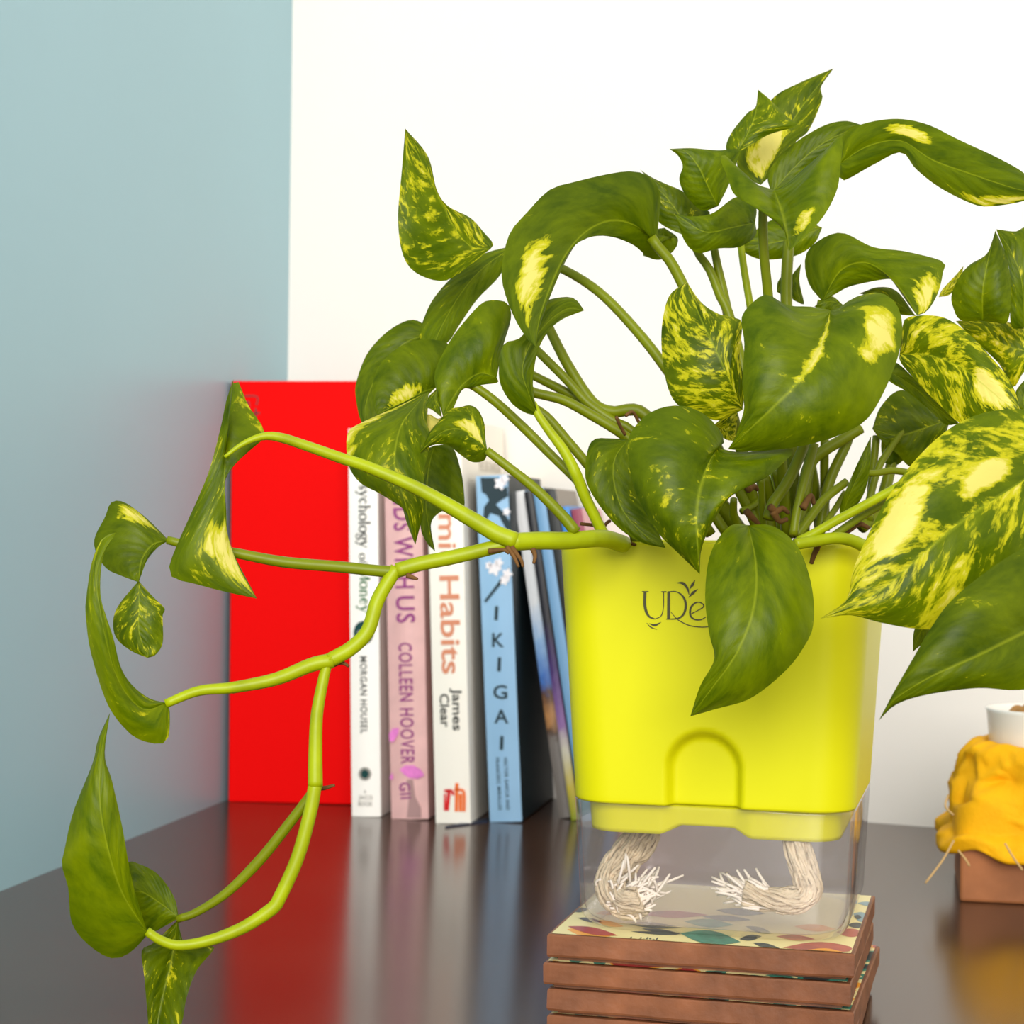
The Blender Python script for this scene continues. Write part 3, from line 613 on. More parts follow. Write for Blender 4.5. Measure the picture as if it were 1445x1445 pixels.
CROPS = {'A': (540, 80, .31834), 'B': (900, 80, .37716), 'C': (860, 380, .40484), 'D': (480, 420, .29066), 'E': (80, 520, .29066), 'F': (60, 920, .36337),
         'G': (1245, 300, .22148), 'K': (480, 420, .15225), 'M': (480, 560, .2214), 'N': (760, 580, .16609), 'J': (980, 580, .22145), 'X': (0, 0, 1.0)}
def px(c, pts):
    x0, y0, s = CROPS[c]; return [(x0 + p[0] * s, y0 + p[1] * s) for p in pts]
SEED = [0]
def leaf(c, M, L, R, d, k=(.35, .35), b=.12, var=.4, tone=.5, patch=(), wave=.0012, mp=1.0):
    """midrib M and both margins L, R from the stalk to the tip; d: distance (cm) at stalk, middle and tip; k: how far each half folds back"""
    SEED[0] += 1; sd = SEED[0]; n = 36; na = 9
    tone = (.72 if tone > .9 else .5) + .07 * math.sin(sd * 2.3)      # tone > .9 marks the young yellowish leaves
    M, L, R = (smoothpts(q if isinstance(q[0], tuple) and q is not None else q, n) for q in (px(c, M) if c else M, px(c, L) if c else L, px(c, R) if c else R))
    t = np.linspace(0, 1, n); d0, dm, d1 = d
    if mp != 1: M = np.stack([np.interp(t ** mp, t, M[:, 0]), np.interp(t ** mp, t, M[:, 1])], 1)
    dM = d0 * (1 - t) * (1 - 2 * t) + dm * 4 * t * (1 - t) + d1 * t * (2 * t - 1)
    s = np.r_[-np.linspace(1, 0, na)[:-1], np.linspace(0, 1, na)]; m = len(s); V = []; lc = []; pa = []
    for i in range(n):
        for x in s:
            E, kk = (L, k[0]) if x < 0 else (R, k[1]); a = abs(x); vec = E[i] - M[i]; hw = np.linalg.norm(vec) * dM[i] / F
            q = M[i] + vec * a
            dd = dM[i] + kk * hw * a - b * hw * 4 * a * (1 - a) + wave * 100 * a * noise.noise(Vector((x * 1.5 + sd * 3.1, t[i] * 5, sd)))
            V.append(P(q[0], q[1], dd) - PC); lc.append((x, t[i], sd * 3.7))
            pv = 0
            for (pu, pv0, ru, rv) in patch: pv = max(pv, 1 - ((x - pu) / ru) ** 2 - ((t[i] - pv0) / rv) ** 2)
            pa.append(max(pv, 0))
    Fc = [(i * m + j, i * m + j + 1, (i + 1) * m + j + 1, (i + 1) * m + j) for i in range(n - 1) for j in range(m - 1)]
    o = mesh('leaf', V, Fc, M_leaf, plant); me = o.data
    a = me.attributes.new('lc', 'FLOAT_VECTOR', 'POINT'); a.data.foreach_set('vector', np.array(lc, 'f').ravel())
    for nm, val in (('var', [var] * len(V)), ('tone', [tone] * len(V)), ('patch', pa)):
        a = me.attributes.new(nm, 'FLOAT', 'POINT'); a.data.foreach_set('value', np.array(val, 'f'))
    return o
def stem(c, pts, d, r, m=None, name='petiole', parent=None):
    """r: diameter in photo px at both ends; d: distances (cm) spread along the way"""
    q = px(c, pts) if c else pts; n = max(10, 5 * len(q)); q = smoothpts(q, n); t = np.linspace(0, 1, n)
    dd = np.interp(t, np.linspace(0, 1, len(d)), d); rr_ = np.interp(t, np.linspace(0, 1, len(r)), r)
    path = [P(q[i][0], q[i][1], dd[i]) - PC for i in range(n)]
    V, Fc = tubegeo(path, [rr_[i] * .5 * dd[i] * .01 / F for i in range(n)], 10)
    return mesh(name, V, Fc, m or M_pet, plant)

# ---- upper left
leaf('A', [(478,852),(395,842),(330,775),(275,670),(200,520),(140,400),(100,318)], [(478,852),(340,960),(260,995),(150,960),(90,880),(68,720),(85,500),(100,318)], [(478,852),(490,828),(450,780),(390,715),(290,662),(240,590),(200,440),(100,318)], (63,62,61), (-.2,.7), .1, .72, .45)
leaf('A', [(1215,830),(1110,745),(1000,728),(890,785),(800,900),(730,1060),(690,1190),(680,1290)], [(1215,830),(1228,610),(1180,530),(1100,508),(1000,520),(850,555),(740,590),(640,690),(560,790),(527,950),(545,1060),(590,1170),(640,1250),(680,1290)], [(1215,830),(1300,800),(1300,850),(1240,893),(1180,893),(1120,840),(1000,790),(900,790),(820,890),(740,1070),(695,1200),(680,1290)], (62,60,57), (.15,1.0), .12, .12, .3, [(-.42,.72,.36,.24)])
leaf('A', [(620,830),(520,880),(420,960),(340,1060),(270,1180),(220,1290)], [(620,830),(470,865),(390,910),(300,985),(220,1080),(172,1190),(165,1250),(220,1290)], [(620,830),(570,860),(520,970),(420,1075),(340,1190),(290,1265),(220,1290)], (66,65,64), (.5,.3), .12, .3, .22)
leaf('K', [(840,330),(600,420),(400,620),(280,850),(230,1050),(260,1200)], [(840,330),(745,225),(620,212),(430,320),(250,520),(150,780),(145,930),(190,1140),(260,1200)], [(840,330),(760,500),(600,700),(480,900),(380,1100),(260,1200)], (68,68,66), (.3,.3), .1, .25, .6)
leaf('K', [(890,830),(760,880),(600,960),(450,1030),(345,1085)], [(890,830),(1000,640),(1010,440),(900,395),(740,390),(560,450),(420,560),(330,690),(298,850),(310,1020),(345,1085)], [(890,830),(780,930),(620,1010),(450,1080),(345,1085)], (63,62.5,62), (.35,.5), .12, .1, .4, [(-.12,.5,.24,.42)])
leaf('X', [(605,552),(587,572),(565,603),(557,655),(568,697),(577,728),(586,769)], [(605,552),(565,572),(533,586),(503,600),(491,610),(489,633),(493,660),(509,682),(535,696),(561,712),(567,713),(573,735),(586,769)], [(605,552),(604,572),(603,598),(607,612),(604,640),(599,660),(598,690),(597,724),(591,750),(586,769)], (62,59.5,60), (.45,.4), .16, .5, .4, [(-.95,.25,.12,.3)])
leaf('M', [(600,310),(565,450),(548,600),(552,760),(605,985)], [(600,310),(520,350),(480,450),(500,560),(510,700),(515,850),(560,940),(605,985)], [(600,310),(710,312),(770,470),(792,640),(780,715),(660,725),(580,800),(605,985)], (66,66,65), (.3,.4), .12, .25, .6)
leaf('D', [(715,745),(660,690),(590,640),(500,650),(420,720),(370,775)], [(715,745),(700,790),(640,798),(580,760),(520,715),(440,720),(370,775)], [(715,745),(705,680),(700,610),(670,545),(630,522),(590,530),(530,545),(470,610),(430,660),(400,730),(370,775)], (59,59.5,60), (.5,.3), .2, .5, .35, [(.25,.25,.3,.25)])
leaf('D', [(760,388),(680,368),(600,420),(540,500),(500,580)], [(760,388),(790,240),(830,100),(815,30),(760,12),(690,25),(600,120),(530,215),(470,330),(458,400),(478,500),(500,580)], [(760,388),(765,412),(700,422),(640,434),(590,452),(545,545),(500,580)], (61,60.5,60), (.3,.6), .12, .28, .2)
leaf('K', [(890,850),(880,960),(945,1112)], [(890,850),(820,920),(796,1010),(850,1040),(945,1112)], [(890,850),(912,880),(925,1000),(945,1112)], (60.2,60,59.5), (.5,.4), .1, .45, .55)
leaf('K', [(800,1080),(850,1130),(900,1140),(950,1110)], [(800,1080),(780,1120),(800,1240),(850,1230),(950,1110)], [(800,1080),(840,1085),(900,1120),(950,1110)], (61.4,61.2,61), (.4,.4), .1, 1.0, .5, [(-.5,.5,1.5,1)])
leaf('D', [(962,575),(915,460),(885,350),(925,225),(1010,120),(1100,55),(1185,62)], [(962,575),(900,560),(830,510),(775,410),(775,290),(800,220),(880,190),(950,60),(1000,15),(1080,-3),(1140,5),(1185,62)], [(962,575),(940,470),(938,380),(960,260),(1010,165),(1080,105),(1185,62)], (60,59.5,61), (.3,.5), .15, .22, .22)
# ---- crown
leaf('B', [(460,480),(520,350),(580,240),(650,140),(733,43)], [(460,480),(400,450),(370,385),(430,270),(505,155),(600,100),(733,43)], [(460,480),(520,420),(590,320),(640,275),(690,160),(685,115),(733,43)], (66,66.5,67), (.2,.4), .12, .5, .85, [(-.3,.3,.5,.3)])
leaf('B', [(370,360),(410,290),(440,210),(450,123)], [(370,360),(330,345),(350,285),(410,210),(440,190),(450,123)], [(370,360),(400,345),(490,292),(595,258),(560,225),(500,165),(450,123)], (64,64,64.5), (.6,-.1), .14, .55, .55)
leaf('B', [(300,560),(260,480),(220,400),(170,350),(118,345)], [(300,560),(240,575),(180,520),(155,460),(168,410),(150,370),(118,345)], [(300,560),(340,480),(375,380),(380,345),(300,350),(200,342),(118,345)], (62.5,62,62), (.4,.3), .12, .2, .25)
leaf('B', [(500,510),(600,400),(700,320),(838,255)], [(500,510),(488,440),(560,345),(680,265),(770,240),(838,255)], [(500,510),(600,480),(700,390),(780,300),(838,255)], (65,65,64.5), (.3,.3), .12, .1, .65)
leaf('B', [(510,498),(535,570),(556,650),(565,728)], [(510,498),(430,470),(370,410),(322,365),(310,385),(335,450),(365,520),(450,562),(530,595),(548,650),(565,728)], [(510,498),(580,450),(690,360),(762,298),(757,420),(745,500),(700,590),(640,660),(565,728)], (60,59,57.5), (.3,-.1), .15, .18, .32, [(.35,.72,.3,.16)])
leaf('B', [(755,400),(860,335),(985,315),(1100,385),(1250,440),(1400,490),(1490,510)], [(755,400),(765,300),(830,255),(960,232),(1080,252),(1200,310),(1350,380),(1450,440),(1490,510)], [(755,400),(765,464),(880,405),(985,358),(1040,420),(1130,490),(1250,550),(1320,560),(1445,540),(1490,510)], (63,60.5,57), (.3,.5), .12, .2, .38, [(-.55,.38,.35,.14),(.75,.85,.3,.2)])
leaf('B', [(440,620),(350,640),(250,655),(138,586)], [(440,620),(440,560),(370,525),(280,585),(200,597),(138,586)], [(440,620),(440,670),(380,712),(300,718),(225,735),(175,690),(138,586)], (63,62,62), (.4,.4), .12, .15, .22)
leaf('B', [(690,640),(580,680),(480,700),(378,715)], [(690,640),(600,600),(480,620),(378,715)], [(690,640),(660,700),(590,745),(480,760),(420,745),(378,715)], (66,66,66), (.3,.3), .12, .3, .3)
leaf('B', [(200,680),(160,600),(110,530),(50,468),(8,422)], [(200,680),(100,635),(70,600),(72,540),(75,500),(40,455),(8,422)], [(200,680),(270,590),(230,560),(170,505),(110,478),(50,450),(8,422)], (64,64,64), (.3,.3), .12, .45, .7)
leaf('B', [(100,640),(90,700),(60,740),(20,745)], [(100,640),(60,650),(20,690),(20,745)], [(100,640),(150,680),(130,730),(80,760),(20,745)], (65.5,65.5,65.5), (.3,.3), .12, .1, .3)
leaf('B', [(690,915),(760,800),(850,770),(930,815),(1000,895),(1045,968)], [(690,915),(640,850),(625,760),(660,700),(760,658),(880,712),(1000,728),(1140,765),(1143,800),(1125,880),(1085,950),(1045,968)], [(690,915),(740,888),(800,858),(935,832),(960,850),(1003,912),(1045,968)], (63,62,60), (.25,.5), .12, .15, .3, [(-.55,.88,.5,.16)])
leaf('B', [(1040,970),(960,915),(900,885),(828,886)], [(1040,970),(970,878),(900,862),(828,886)], [(1040,970),(970,960),(900,905),(828,886)], (64,64,64), (.3,.3), .12, .35, .35)
leaf('B', [(1125,900),(1180,852),(1219,783)], [(1125,900),(1140,870),(1185,822),(1219,783)], [(1125,900),(1170,888),(1207,835),(1219,783)], (66,66,66), (.3,.3), .1, .9, .5)
leaf('B', [(520,880),(535,850),(560,800)], [(520,880),(525,840),(560,800)], [(520,880),(560,900),(580,850),(560,800)], (65,65,65), (.3,.3), .1, .1, .25)
leaf('B', [(610,925),(595,850),(612,772)], [(610,925),(575,900),(572,830),(612,772)], [(610,925),(622,920),(605,840),(612,772)], (66,66,66), (.3,.3), .1, .3, .3)
leaf('B', [(770,930),(720,915),(660,935)], [(770,930),(720,895),(660,935)], [(770,930),(720,960),(660,935)], (63.5,63,63), (.3,.3), .1, .1, .25)
# ---- right
leaf('G', [(640,690),(640,500),(668,330),(720,115)], [(640,690),(500,685),(450,600),(442,520),(490,410),(560,330),(660,270),(700,180),(720,115)], [(640,690),(720,700),(800,692),(820,500),(800,320),(760,200),(720,115)], (62,61.5,62), (.5,-.15), .14, .25, .55)
leaf('G', [(900,740),(890,450),(820,250),(726,106)], [(900,740),(820,715),(815,450),(795,300),(726,106)], [(900,740),(1000,600),(1020,350),(960,150),(903,95),(850,120),(726,106)], (63,62.5,63), (.2,.3), .12, .4, .32)
leaf('G', [(1020,900),(800,850),(620,740),(468,690)], [(1020,900),(903,735),(800,698),(620,682),(468,690)], [(1020,900),(900,1020),(830,1112),(740,960),(590,820),(468,690)], (64,64.5,65), (.2,.3), .12, .75, .6)
leaf('G', [(930,1290),(900,1200),(930,1040)], [(930,1290),(860,1230),(850,1140),(930,1040)], [(930,1290),(990,1200),(930,1040)], (64,64,64), (.3,.3), .12, .2, .6)
leaf('G', [(110,900),(300,910),(500,985),(650,1100),(780,1210),(885,1282)], [(110,900),(130,720),(170,665),(320,655),(430,685),(560,780),(720,950),(800,1050),(850,1150),(885,1282)], [(110,900),(120,960),(250,1110),(380,1240),(490,1340),(620,1400),(760,1380),(885,1282)], (60,58,57), (.3,.3), .14, .8, .5, [(-.1,.75,.45,.2)])
leaf('G', [(60,1020),(200,1110),(330,1230),(490,1345)], [(60,1020),(90,955),(250,1105),(380,1230),(490,1345)], [(60,1020),(40,1070),(170,1150),(310,1265),(400,1350),(490,1345)], (61,60.5,60), (.3,.3), .08, .1, .15)
# ---- middle
leaf('C', [(464,490),(385,310),(325,185),(270,44)], [(464,490),(380,527),(300,500),(235,470),(200,400),(182,280),(185,180),(210,90),(270,44)], [(464,490),(470,400),(455,300),(462,190),(435,168),(380,155),(320,115),(270,44)], (58,57.5,59), (.35,.3), .14, .8, .55)
leaf('C', [(770,142),(740,260),(660,390),(560,490),(413,627)], [(770,142),(700,130),(620,125),(550,88),(500,115),(460,170),(470,260),(463,400),(470,480),(440,580),(413,627)], [(770,142),(800,135),(850,100),(930,80),(990,108),(1020,180),(1010,290),(960,420),(900,520),(820,570),(720,605),(600,627),(500,634),(413,627)], (57.5,55.5,56.5), (.35,.3), .16, .3, .52, [(.75,.28,.25,.14),(.0,.25,.06,.3)])
leaf('C', [(375,622),(335,700),(310,800),(305,900),(315,1062)], [(375,622),(402,592),(350,520),(290,485),(220,475),(140,500),(80,560),(64,610),(75,720),(110,820),(170,920),(240,990),(315,1062)], [(375,622),(450,637),(550,630),(642,630),(600,680),(540,730),(450,770),(400,820),(350,900),(320,980),(315,1062)], (57,55.5,56), (.3,.35), .16, .5, .48)
leaf('N', [(760,240),(650,400),(640,600),(720,850),(900,1050),(1080,1165)], [(760,240),(600,232),(480,237),(420,320),(395,540),(440,680),(560,860),(700,1010),(880,1120),(1080,1165)], [(760,240),(860,400),(880,700),(960,900),(1080,1165)], (60.5,59.5,59), (.3,.3), .12, .42, .62)
leaf('X', [(1056,741),(1067,800),(1063,860),(1040,920),(1005,970),(974,1011)], [(1056,741),(1030,742),(1003,780),(995,840),(1001,895),(1008,930),(988,968),(974,1011)], [(1056,741),(1090,742),(1125,770),(1145,825),(1148,880),(1135,912),(1108,947),(1060,985),(1012,1000),(974,1011)], (57,54.5,55.5), (.35,.35), .16, .2, .45)
leaf('C', [(1190,520),(1080,560),(1000,580),(916,556)], [(1190,520),(1100,450),(1010,422),(945,480),(916,556)], [(1190,520),(1150,620),(1060,690),(1000,640),(950,600),(916,556)], (64,64,64), (.3,.3), .12, .4, .6)
leaf('C', [(360,545),(400,560),(440,600)], [(360,545),(420,500),(445,500),(440,600)], [(360,545),(400,590),(440,600)], (60,60,60), (.3,.3), .1, .9, .6)
leaf('X', [(1500,640),(1431,687),(1362,732),(1310,775),(1240,835),(1157,873)], [(1500,640),(1480,585),(1400,580),(1330,612),(1260,690),(1207,795),(1195,845),(1157,873)], [(1500,640),(1490,760),(1410,840),(1325,884),(1290,887),(1240,878),(1200,868),(1157,873)], (55,53,53), (.3,.3), .14, .84, .62, [(-.6,.62,.3,.14),(-.3,.3,.16,.1)])
leaf('X', [(1540,850),(1445,893),(1380,925),(1310,957),(1262,988),(1240,1017)], [(1540,850),(1510,750),(1445,773),(1390,808),(1340,850),(1310,892),(1285,935),(1262,975),(1240,1017)], [(1540,850),(1530,950),(1445,973),(1380,971),(1310,980),(1265,994),(1240,1017)], (53,50.5,51), (.3,.35), .14, .32, .8)
leaf('X', [(1320,865),(1300,890),(1288,920)], [(1320,865),(1292,885),(1288,920)], [(1320,865),(1315,895),(1288,920)], (57,57,57), (.3,.3), .1, .1, .1)
# ---- hanging vine
leaf('E', [(815,440),(815,600),(825,780),(880,960),(972,1117)], [(815,440),(812,250),(866,38),(825,150),(795,290),(745,480),(690,620),(600,820),(545,965),(570,1020),(650,1040),(800,1080),(972,1117)], [(815,440),(860,60),(930,180),(1010,322),(900,420),(822,495),(824,700),(843,860),(972,1117)], (58,57.5,57), (-.1,.5), .12, .42, .6, [(-.15,.86,.35,.14)], mp=3.2)
leaf('E', [(545,835),(470,855),(415,930),(398,1038)], [(545,835),(440,730),(330,650),(265,650),(235,720),(185,820),(190,890),(240,970),(310,1005),(398,1038)], [(545,835),(490,870),(440,930),(412,1000),(398,1038)], (58,57.5,57), (.35,.3), .12, .25, .35, [(-.75,.25,.3,.2)])
leaf('E', [(398,1030),(400,1150),(400,1280),(440,1402)], [(398,1030),(300,1150),(274,1230),(290,1310),(360,1370),(440,1405)], [(398,1030),(460,1100),(525,1166),(515,1200),(515,1330),(480,1390),(440,1405)], (57.2,57,57), (.3,.3), .12, .6, .55)
leaf('X', [(236,992),(200,1000),(165,955),(143,870),(137,800),(164,751)], [(236,992),(240,1010),(234,1047),(200,1045),(175,1027),(150,990),(128,920),(121,870),(121,850),(128,800),(138,770),(148,757),(164,751)], [(236,992),(210,985),(185,965),(170,940),(160,900),(150,870),(142,840),(143,800),(150,775),(164,751)], (57,55.5,56), (.3,.3), .15, .42, .92)
leaf('F', [(410,1095),(300,910),(230,640),(225,420),(262,236)], [(410,1095),(350,1160),(290,1190),(230,1175),(150,1110),(110,1040),(100,920),(75,830),(85,770),(120,620),(195,430),(215,340),(262,236)], [(410,1095),(370,970),(340,850),(310,680),(270,500),(242,400),(262,236)], (56,54.5,55.5), (.35,.35), .16, .2, .95)
leaf('F', [(530,1032),(450,970),(380,930),(330,940)], [(530,1032),(510,950),(450,865),(380,825),(330,822),(330,940)], [(530,1032),(480,1062),(420,1088),(350,1060),(330,940)], (57.5,57.5,57), (.3,.3), .12, .25, .4)
leaf('F', [(524,1042),(500,1200),(468,1330),(445,1450),(440,1560)], [(524,1042),(430,1130),(385,1160),(395,1260),(405,1380),(415,1480),(440,1560)], [(524,1042),(560,1140),(668,1143),(600,1235),(560,1340),(540,1445),(500,1520),(440,1560)], (57.5,57.5,57), (-.5,-.4), .1, .5, .85)
# ---- vine and stalks
stem('X', [(880,768),(850,760),(800,763),(760,763),(722,765)], (61,59,58.5,58), (25,26), M_stem, 'stem')
stem('X', [(728,764),(700,753),(683,743),(596,693),(524,661),(480,646),(429,628),(394,617),(370,616),(342,627),(317,645)], (58,58,58,57.6,57), (26,22,19,16,14,5), M_stem)
stem('X', [(722,766),(690,774),(640,786),(595,795),(560,805)], (58.2,58), (20,22), M_stem, 'stem')
stem('X', [(566,806),(540,806),(480,800),(400,793),(330,780),(270,770),(236,762)], (58,58), (17,16,12), M_pet)
stem('X', [(560,802),(548,820),(532,849),(519,890),(495,915),(465,932)], (58,57.5), (20,22), M_stem, 'stem')
stem('X', [(470,932),(440,938),(390,958),(330,970),(280,975),(234,993)], (57.5,57), (22,13), M_stem)
stem('X', [(462,936),(456,960),(447,1010),(445,1065),(445,1110)], (57.5,57), (15,22), M_stem, 'stem')
stem('X', [(445,1105),(438,1145),(420,1210),(394,1268),(383,1283),(343,1309),(296,1327),(253,1334),(227,1327),(207,1314)], (57,56.5,56), (20,20,13), M_stem)
stem('X', [(444,1115),(416,1152),(369,1211),(322,1258),(278,1287),(250,1297)], (57.2,57.3), (15,16,11), M_pet)
for a in ([(715,772),(725,785),(732,800)],[(722,772),(735,790),(738,800)],[(575,812),(583,815),(589,817)],[(445,1112),(458,1112),(472,1108)],[(470,938),(482,935),(492,940)],[(380,960),(350,972),(328,977)],[(690,778),(710,776),(718,781)],[(752,775),(755,785),(753,795)]):
    stem('X', a, (57.8,57.6), (8,4), M_root, 'aerial_root')
# stalks behind the leaves
stem('A', [(560,830),(785,935),(900,1000),(1000,1080),(1130,1220),(1240,1360),(1420,1620),(1620,2000),(1700,2180)], (64.5,63,63), (12,15,16), M_pet)
stem('A', [(1190,800),(1225,850),(1270,900),(1330,1010),(1440,1250),(1580,1700),(1680,2160)], (61.8,62,63.5), (15,17,18), M_pet)
stem('D', [(1000,120),(1020,160),(1090,300),(1180,450),(1250,530),(1330,555),(1400,545),(1480,570),(1700,800),(1950,1150)], (64,63,63.5), (14,18,24), M_pet)
stem('D', [(955,255),(1100,400),(1200,510),(1330,600),(1420,650),(1700,900),(1880,1150)], (63.5,63,63), (13,14,15), M_petd)
stem('D', [(890,350),(938,378),(1060,440),(1190,510),(1250,560)], (64,63.5), (12,14), M_petd)
stem('D', [(900,440),(945,462),(1000,475),(1090,500),(1220,570),(1380,670),(1600,850),(1800,1150)], (62.5,62.5,63), (14,15,16), M_pet)
stem('D', [(935,510),(962,570),(1010,640),(1090,750),(1150,870),(1190,970),(1230,1050),(1275,1140),(1330,1200)], (60,60,60.5), (11,17,16), M_stem)
stem('D', [(610,418),(650,430),(760,510),(900,640),(1010,750),(1150,890),(1200,960)], (61,61,60.5), (13,14,12), M_pet)
stem('D', [(950,540),(1010,585),(1100,690),(1200,810),(1350,1000),(1450,1200)], (62,62), (13,15), M_petd)
stem('D', [(712,742),(800,810),(950,930),(1080,1060),(1145,1140)], (59,58.8), (12,17), M_pet)
stem('B', [(205,680),(225,735),(270,800),(310,900),(345,980),(420,1300),(500,1800)], (64,63.5,63.5), (11,17,20), M_pet)
stem('B', [(285,715),(300,790),(320,880),(340,980)], (64,64), (11,15), M_petd)
stem('B', [(385,700),(395,780),(410,870),(425,960),(480,1300),(540,1800)], (65.5,65,64.5), (10,12,14), M_stem)
stem('B', [(470,540),(468,620),(472,740),(488,900),(520,1300),(560,1800)], (60.5,62,63.5), (13,15,17), M_petd)
stem('B', [(566,690),(558,800),(556,920),(570,1300),(590,1800)], (65,64.5,64), (16,18,18), M_pet)
stem('B', [(690,912),(660,1100),(640,1500),(620,1800)], (63.2,64,64), (13,14,16), M_petd)
for pts, w, mm, d in (([(470,690),(500,590),(600,440),(690,240),(720,150)],(17,15),'M_pet',60.5),([(630,790),(650,650),(690,480),(765,210)],(13,13),'M_pet',60),([(425,430),(430,560),(440,740)],(9,11),'M_pet',61),
    ([(520,380),(560,560),(600,760)],(14,16),'M_petd',63),([(830,180),(828,400),(835,760)],(12,13),'M_pet',64),([(740,330),(770,500),(800,780)],(14,15),'M_petd',64.5),([(650,800),(720,700),(830,560),(970,450)],(15,12),'M_petd',61.5),
    ([(830,720),(900,620),(960,520)],(9,9),'M_petd',63),([(660,760),(690,520),(740,330),(830,250),(930,190),(1060,110)],(20,16),'M_petd',63),([(800,760),(830,560),(880,400),(960,230),(1000,120)],(16,14),'M_petd',63.5),
    ([(660,830),(760,780),(900,700),(1050,620),(1350,455)],(13,14),'M_stem',59),([(880,800),(1000,715),(1100,650),(1270,555)],(11,12),'M_pet',59.6),([(640,850),(760,830),(900,810),(1000,825),(1090,865)],(17,18),'M_stem',58.8),
    ([(1080,395),(1160,395),(1260,380),(1380,395)],(10,10),'M_petd',62),([(1115,700),(1130,450),(1160,160)],(12,11),'M_pet',64),([(1160,720),(1220,480),(1290,230),(1400,20)],(18,14),'M_petd',64.5),
    ([(1060,740),(1160,660),(1200,560)],(20,16),'M_petd',64),([(250,560),(250,660),(290,760)],(10,14),'M_petd',62),([(300,640),(380,600),(430,540)],(10,9),'M_petd',62.5),([(440,420),(480,560),(500,700)],(18,16),'M_pet',63),
    ([(1100,620),(1170,370),(1240,250),(1330,120)],(11,10),'M_petd',63.5)):
    stem('J', pts, (d, d + .6), w, globals()[mm])
leaf('J', [(930,690),(1010,480),(1080,330),(1125,160)], [(930,690),(930,600),(1000,420),(1060,290),(1125,160)], [(930,690),(1020,620),(1090,500),(1120,330),(1125,160)], (62,61.5,61.5), (.3,.3), .1, .12, .3)
leaf('J', [(1350,60),(1220,200),(1200,330)], [(1350,60),(1230,60),(1190,200),(1200,330)], [(1350,60),(1400,200),(1300,340),(1200,330)], (64.5,64.5,64.5), (.3,.3), .1, .25, .4)
for a in ([(790,790),(785,860),(760,920),(745,970)],[(480,610),(520,640),(560,620),(600,650)],[(900,800),(980,760),(1050,720),(1110,745)],[(330,640),(370,680),(410,720)],[(690,620),(740,540),(760,590)],[(500,640),(540,700),(590,690)],[(340,500),(380,480),(400,500)]):
    stem('J', a, (60,60.4), (11,6), M_root, 'aerial_root')
for a in ([(357,958),(480,975),(520,1020),(600,1040),(720,1070),(820,1130)],[(552,992),(580,950),(605,935)],[(660,50),(690,120),(735,200)],[(740,40),(800,10),(860,110)],[(740,1100),(800,1130),(880,1150)]):
    stem('N', a, (61.5,62), (5,5), M_root, 'aerial_root')

# ------------------------------------------------------------------ wrapped cup on a wooden block
M_block = mat('brown_wood', lin(158, 98, 58), 0.6, 0.3, noise_amt=.25, noise_scale=45, bump=.3, bump_scale=120)
M_cloth = mat('yellow_cloth', lin(244, 176, 8), 0.75, 0.2, noise_amt=.12, noise_scale=60, bump=.35, bump_scale=500)
M_cup = mat('white_ceramic', lin(240, 236, 226), 0.25, 0.5); M_nut = mat('brown_filling', lin(176, 128, 70), 0.7, 0.2, noise_amt=.3, noise_scale=120); M_twine = mat('jute_twine', lin(200, 164, 110), 0.85, 0.1)
A0 = T(1354, 1272.5); BW = .078
BX = (T(1445, 1277) - A0).normalized(); BY = Vector((-BX.y, BX.x, 0))
Mj = Matrix((BX, BY, Vector((0, 0, 1)))).transposed().to_4x4(); Mj.translation = A0 + BX * BW / 2 + BY * BW / 2
blk = empty('wooden_block', label='square brown wooden block under the yellow wrapped cup', cat='block', mw=Mj)
box('block_body', (-BW / 2, -BW / 2, 0), (BW / 2, BW / 2, .0275), M_block, blk, .0015, 2)
def lathe(name, prof, m, parent, n=48, fn=None, close=True):
    V, Fc = [], []
    for i, (r, z) in enumerate(prof):
        for j in range(n):
            a = 2 * math.pi * j / n; p = (r * math.cos(a), r * math.sin(a), z)
            V.append(fn(a, i / (len(prof) - 1), r, z) if fn else p)
    for i in range(len(prof) - 1):
        for j in range(n): Fc.append((i * n + j, i * n + (j + 1) % n, (i + 1) * n + (j + 1) % n, (i + 1) * n + j))
    return mesh(name, V, Fc, m, parent)
Mc = Mj.copy(); Mc.translation = Mj.translation + Vector((0, 0, .0275))
cup = empty('ceramic_cup', label='white ceramic cup wrapped in yellow cloth on the wooden block', cat='cup', mw=Mc)
lathe('cup_body', [(.0, .0), (.020, .0), (.0215, .002), (.0262, .0555), (.0268, .0570), (.0262, .0575), (.0254, .0568), (.0235, .050), (.0215, .012), (.0, .010)], M_cup, cup)
cup.rotation_mode = 'XYZ'
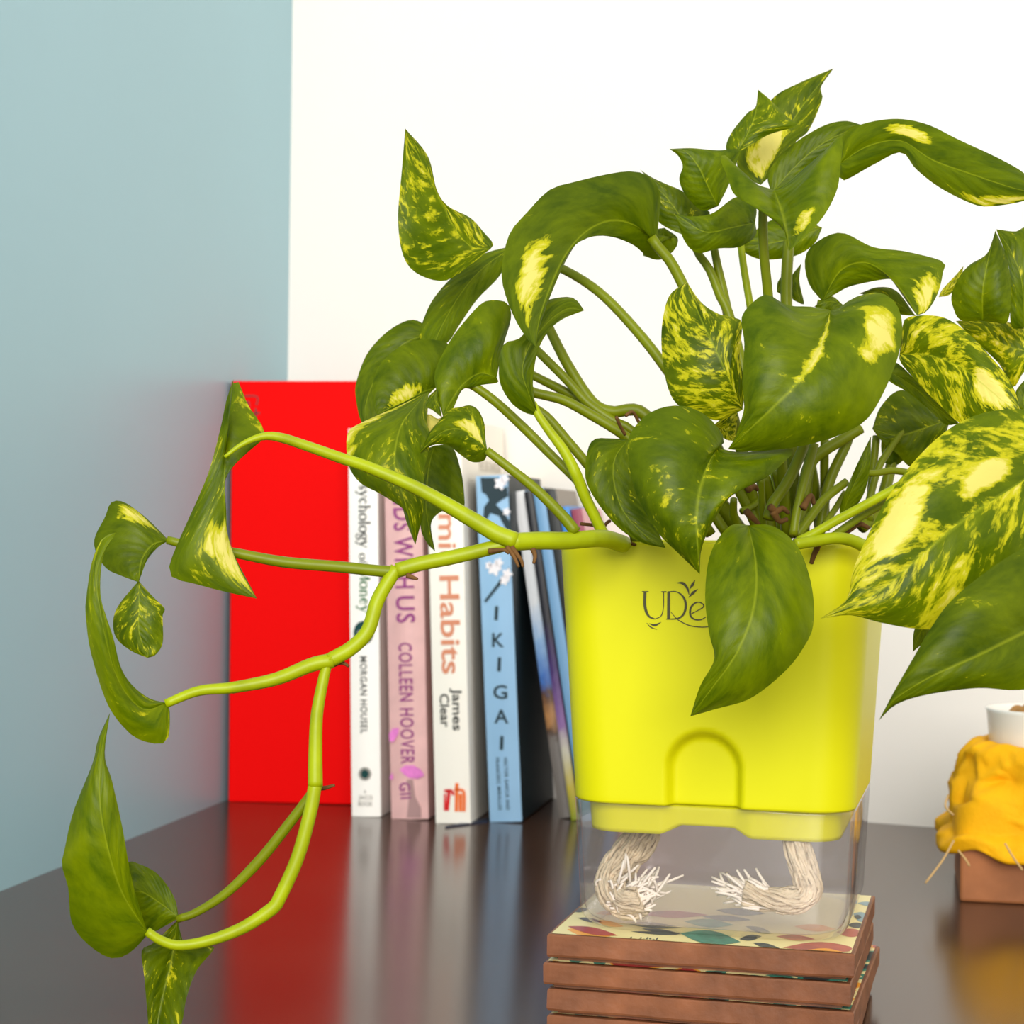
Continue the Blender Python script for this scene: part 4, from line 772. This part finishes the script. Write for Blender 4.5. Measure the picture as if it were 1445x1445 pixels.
for k in range(9):
    a = k * 2.4; r = .006 * math.sqrt(k) ; bm = bmesh.new(); bmesh.ops.create_icosphere(bm, subdivisions=3, radius=.0062)
    for v in bm.verts: v.co *= 1 + .25 * noise.noise(v.co * 300 + Vector((k, 0, 0)))
    o = bmobj('wood_curl', bm, M_nut, cup, True); o.location = (r * math.cos(a), r * math.sin(a), .0520 + .002 * (k % 2))
def cl(a, t, r, z):
    c_, s_ = math.cos(a), math.sin(a); n_ = 2 + 7 * min(1, max(0, (t - .45) / .4)); sq = 1 / (abs(c_) ** n_ + abs(s_) ** n_) ** (1 / n_)
    p = Vector((2.6 * c_, 2.6 * s_, t * 3.4)); rid = 1 - 2 * abs(noise.noise(p)) ; rid2 = 1 - 2 * abs(noise.noise(p * 2.1 + Vector((4, 1, 2))))
    amp = min(1, max(0, (t - .06) / .2))
    rad = r + amp * (.0042 * (rid - .6) + .0018 * (rid2 - .6)) + .0022 * math.sin(7 * a + 2) * t * t
    rad = max(rad, .0262) if t < .5 else rad
    if t > .62: rad = max(rad, .0412)
    zz = z + (.0050 * math.sin(3 * a + 2.2) + .0028 * math.sin(8 * a)) * max(0, t - .45) ** 1.2 + amp * .0035 * noise.noise(p * 1.3)
    return (rad * sq * c_, rad * sq * s_, zz)
cp = [(.0242, .036), (.0262, .0400), (.0290, .0418), (.0330, .041), (.0362, .038), (.0385, .032), (.0400, .025), (.0405, .018), (.0395, .011), (.0392, .0055), (.0415, .0025), (.0445, .0), (.0452, -.0035), (.0448, -.0070)]
cps = [tuple(p) for p in smoothpts(cp, 46)]
cw = lathe('cloth_wrap', cps, M_cloth, cup, 140, cl); sm = cw.modifiers.new('thickness', 'SOLIDIFY'); sm.thickness = .0006
for pts in ([(1346,1186,84.5),(1330,1214,84),(1306,1246,83.5)],[(1352,1200,84.2),(1362,1212,84),(1368,1222,84)],[(1418,1190,83.6),(1430,1210,83.4),(1443,1228,83.4)],[(1345,1150,86),(1334,1138,86.5),(1338,1122,87)]):
    path = [Mc.inverted() @ P(*p) for p in pts]; path = smoothpts([tuple(p) for p in path], 12)
    V, Fc = tubegeo(path, [.0005] * 12, 6); mesh('loose_thread', V, Fc, M_twine, cup)
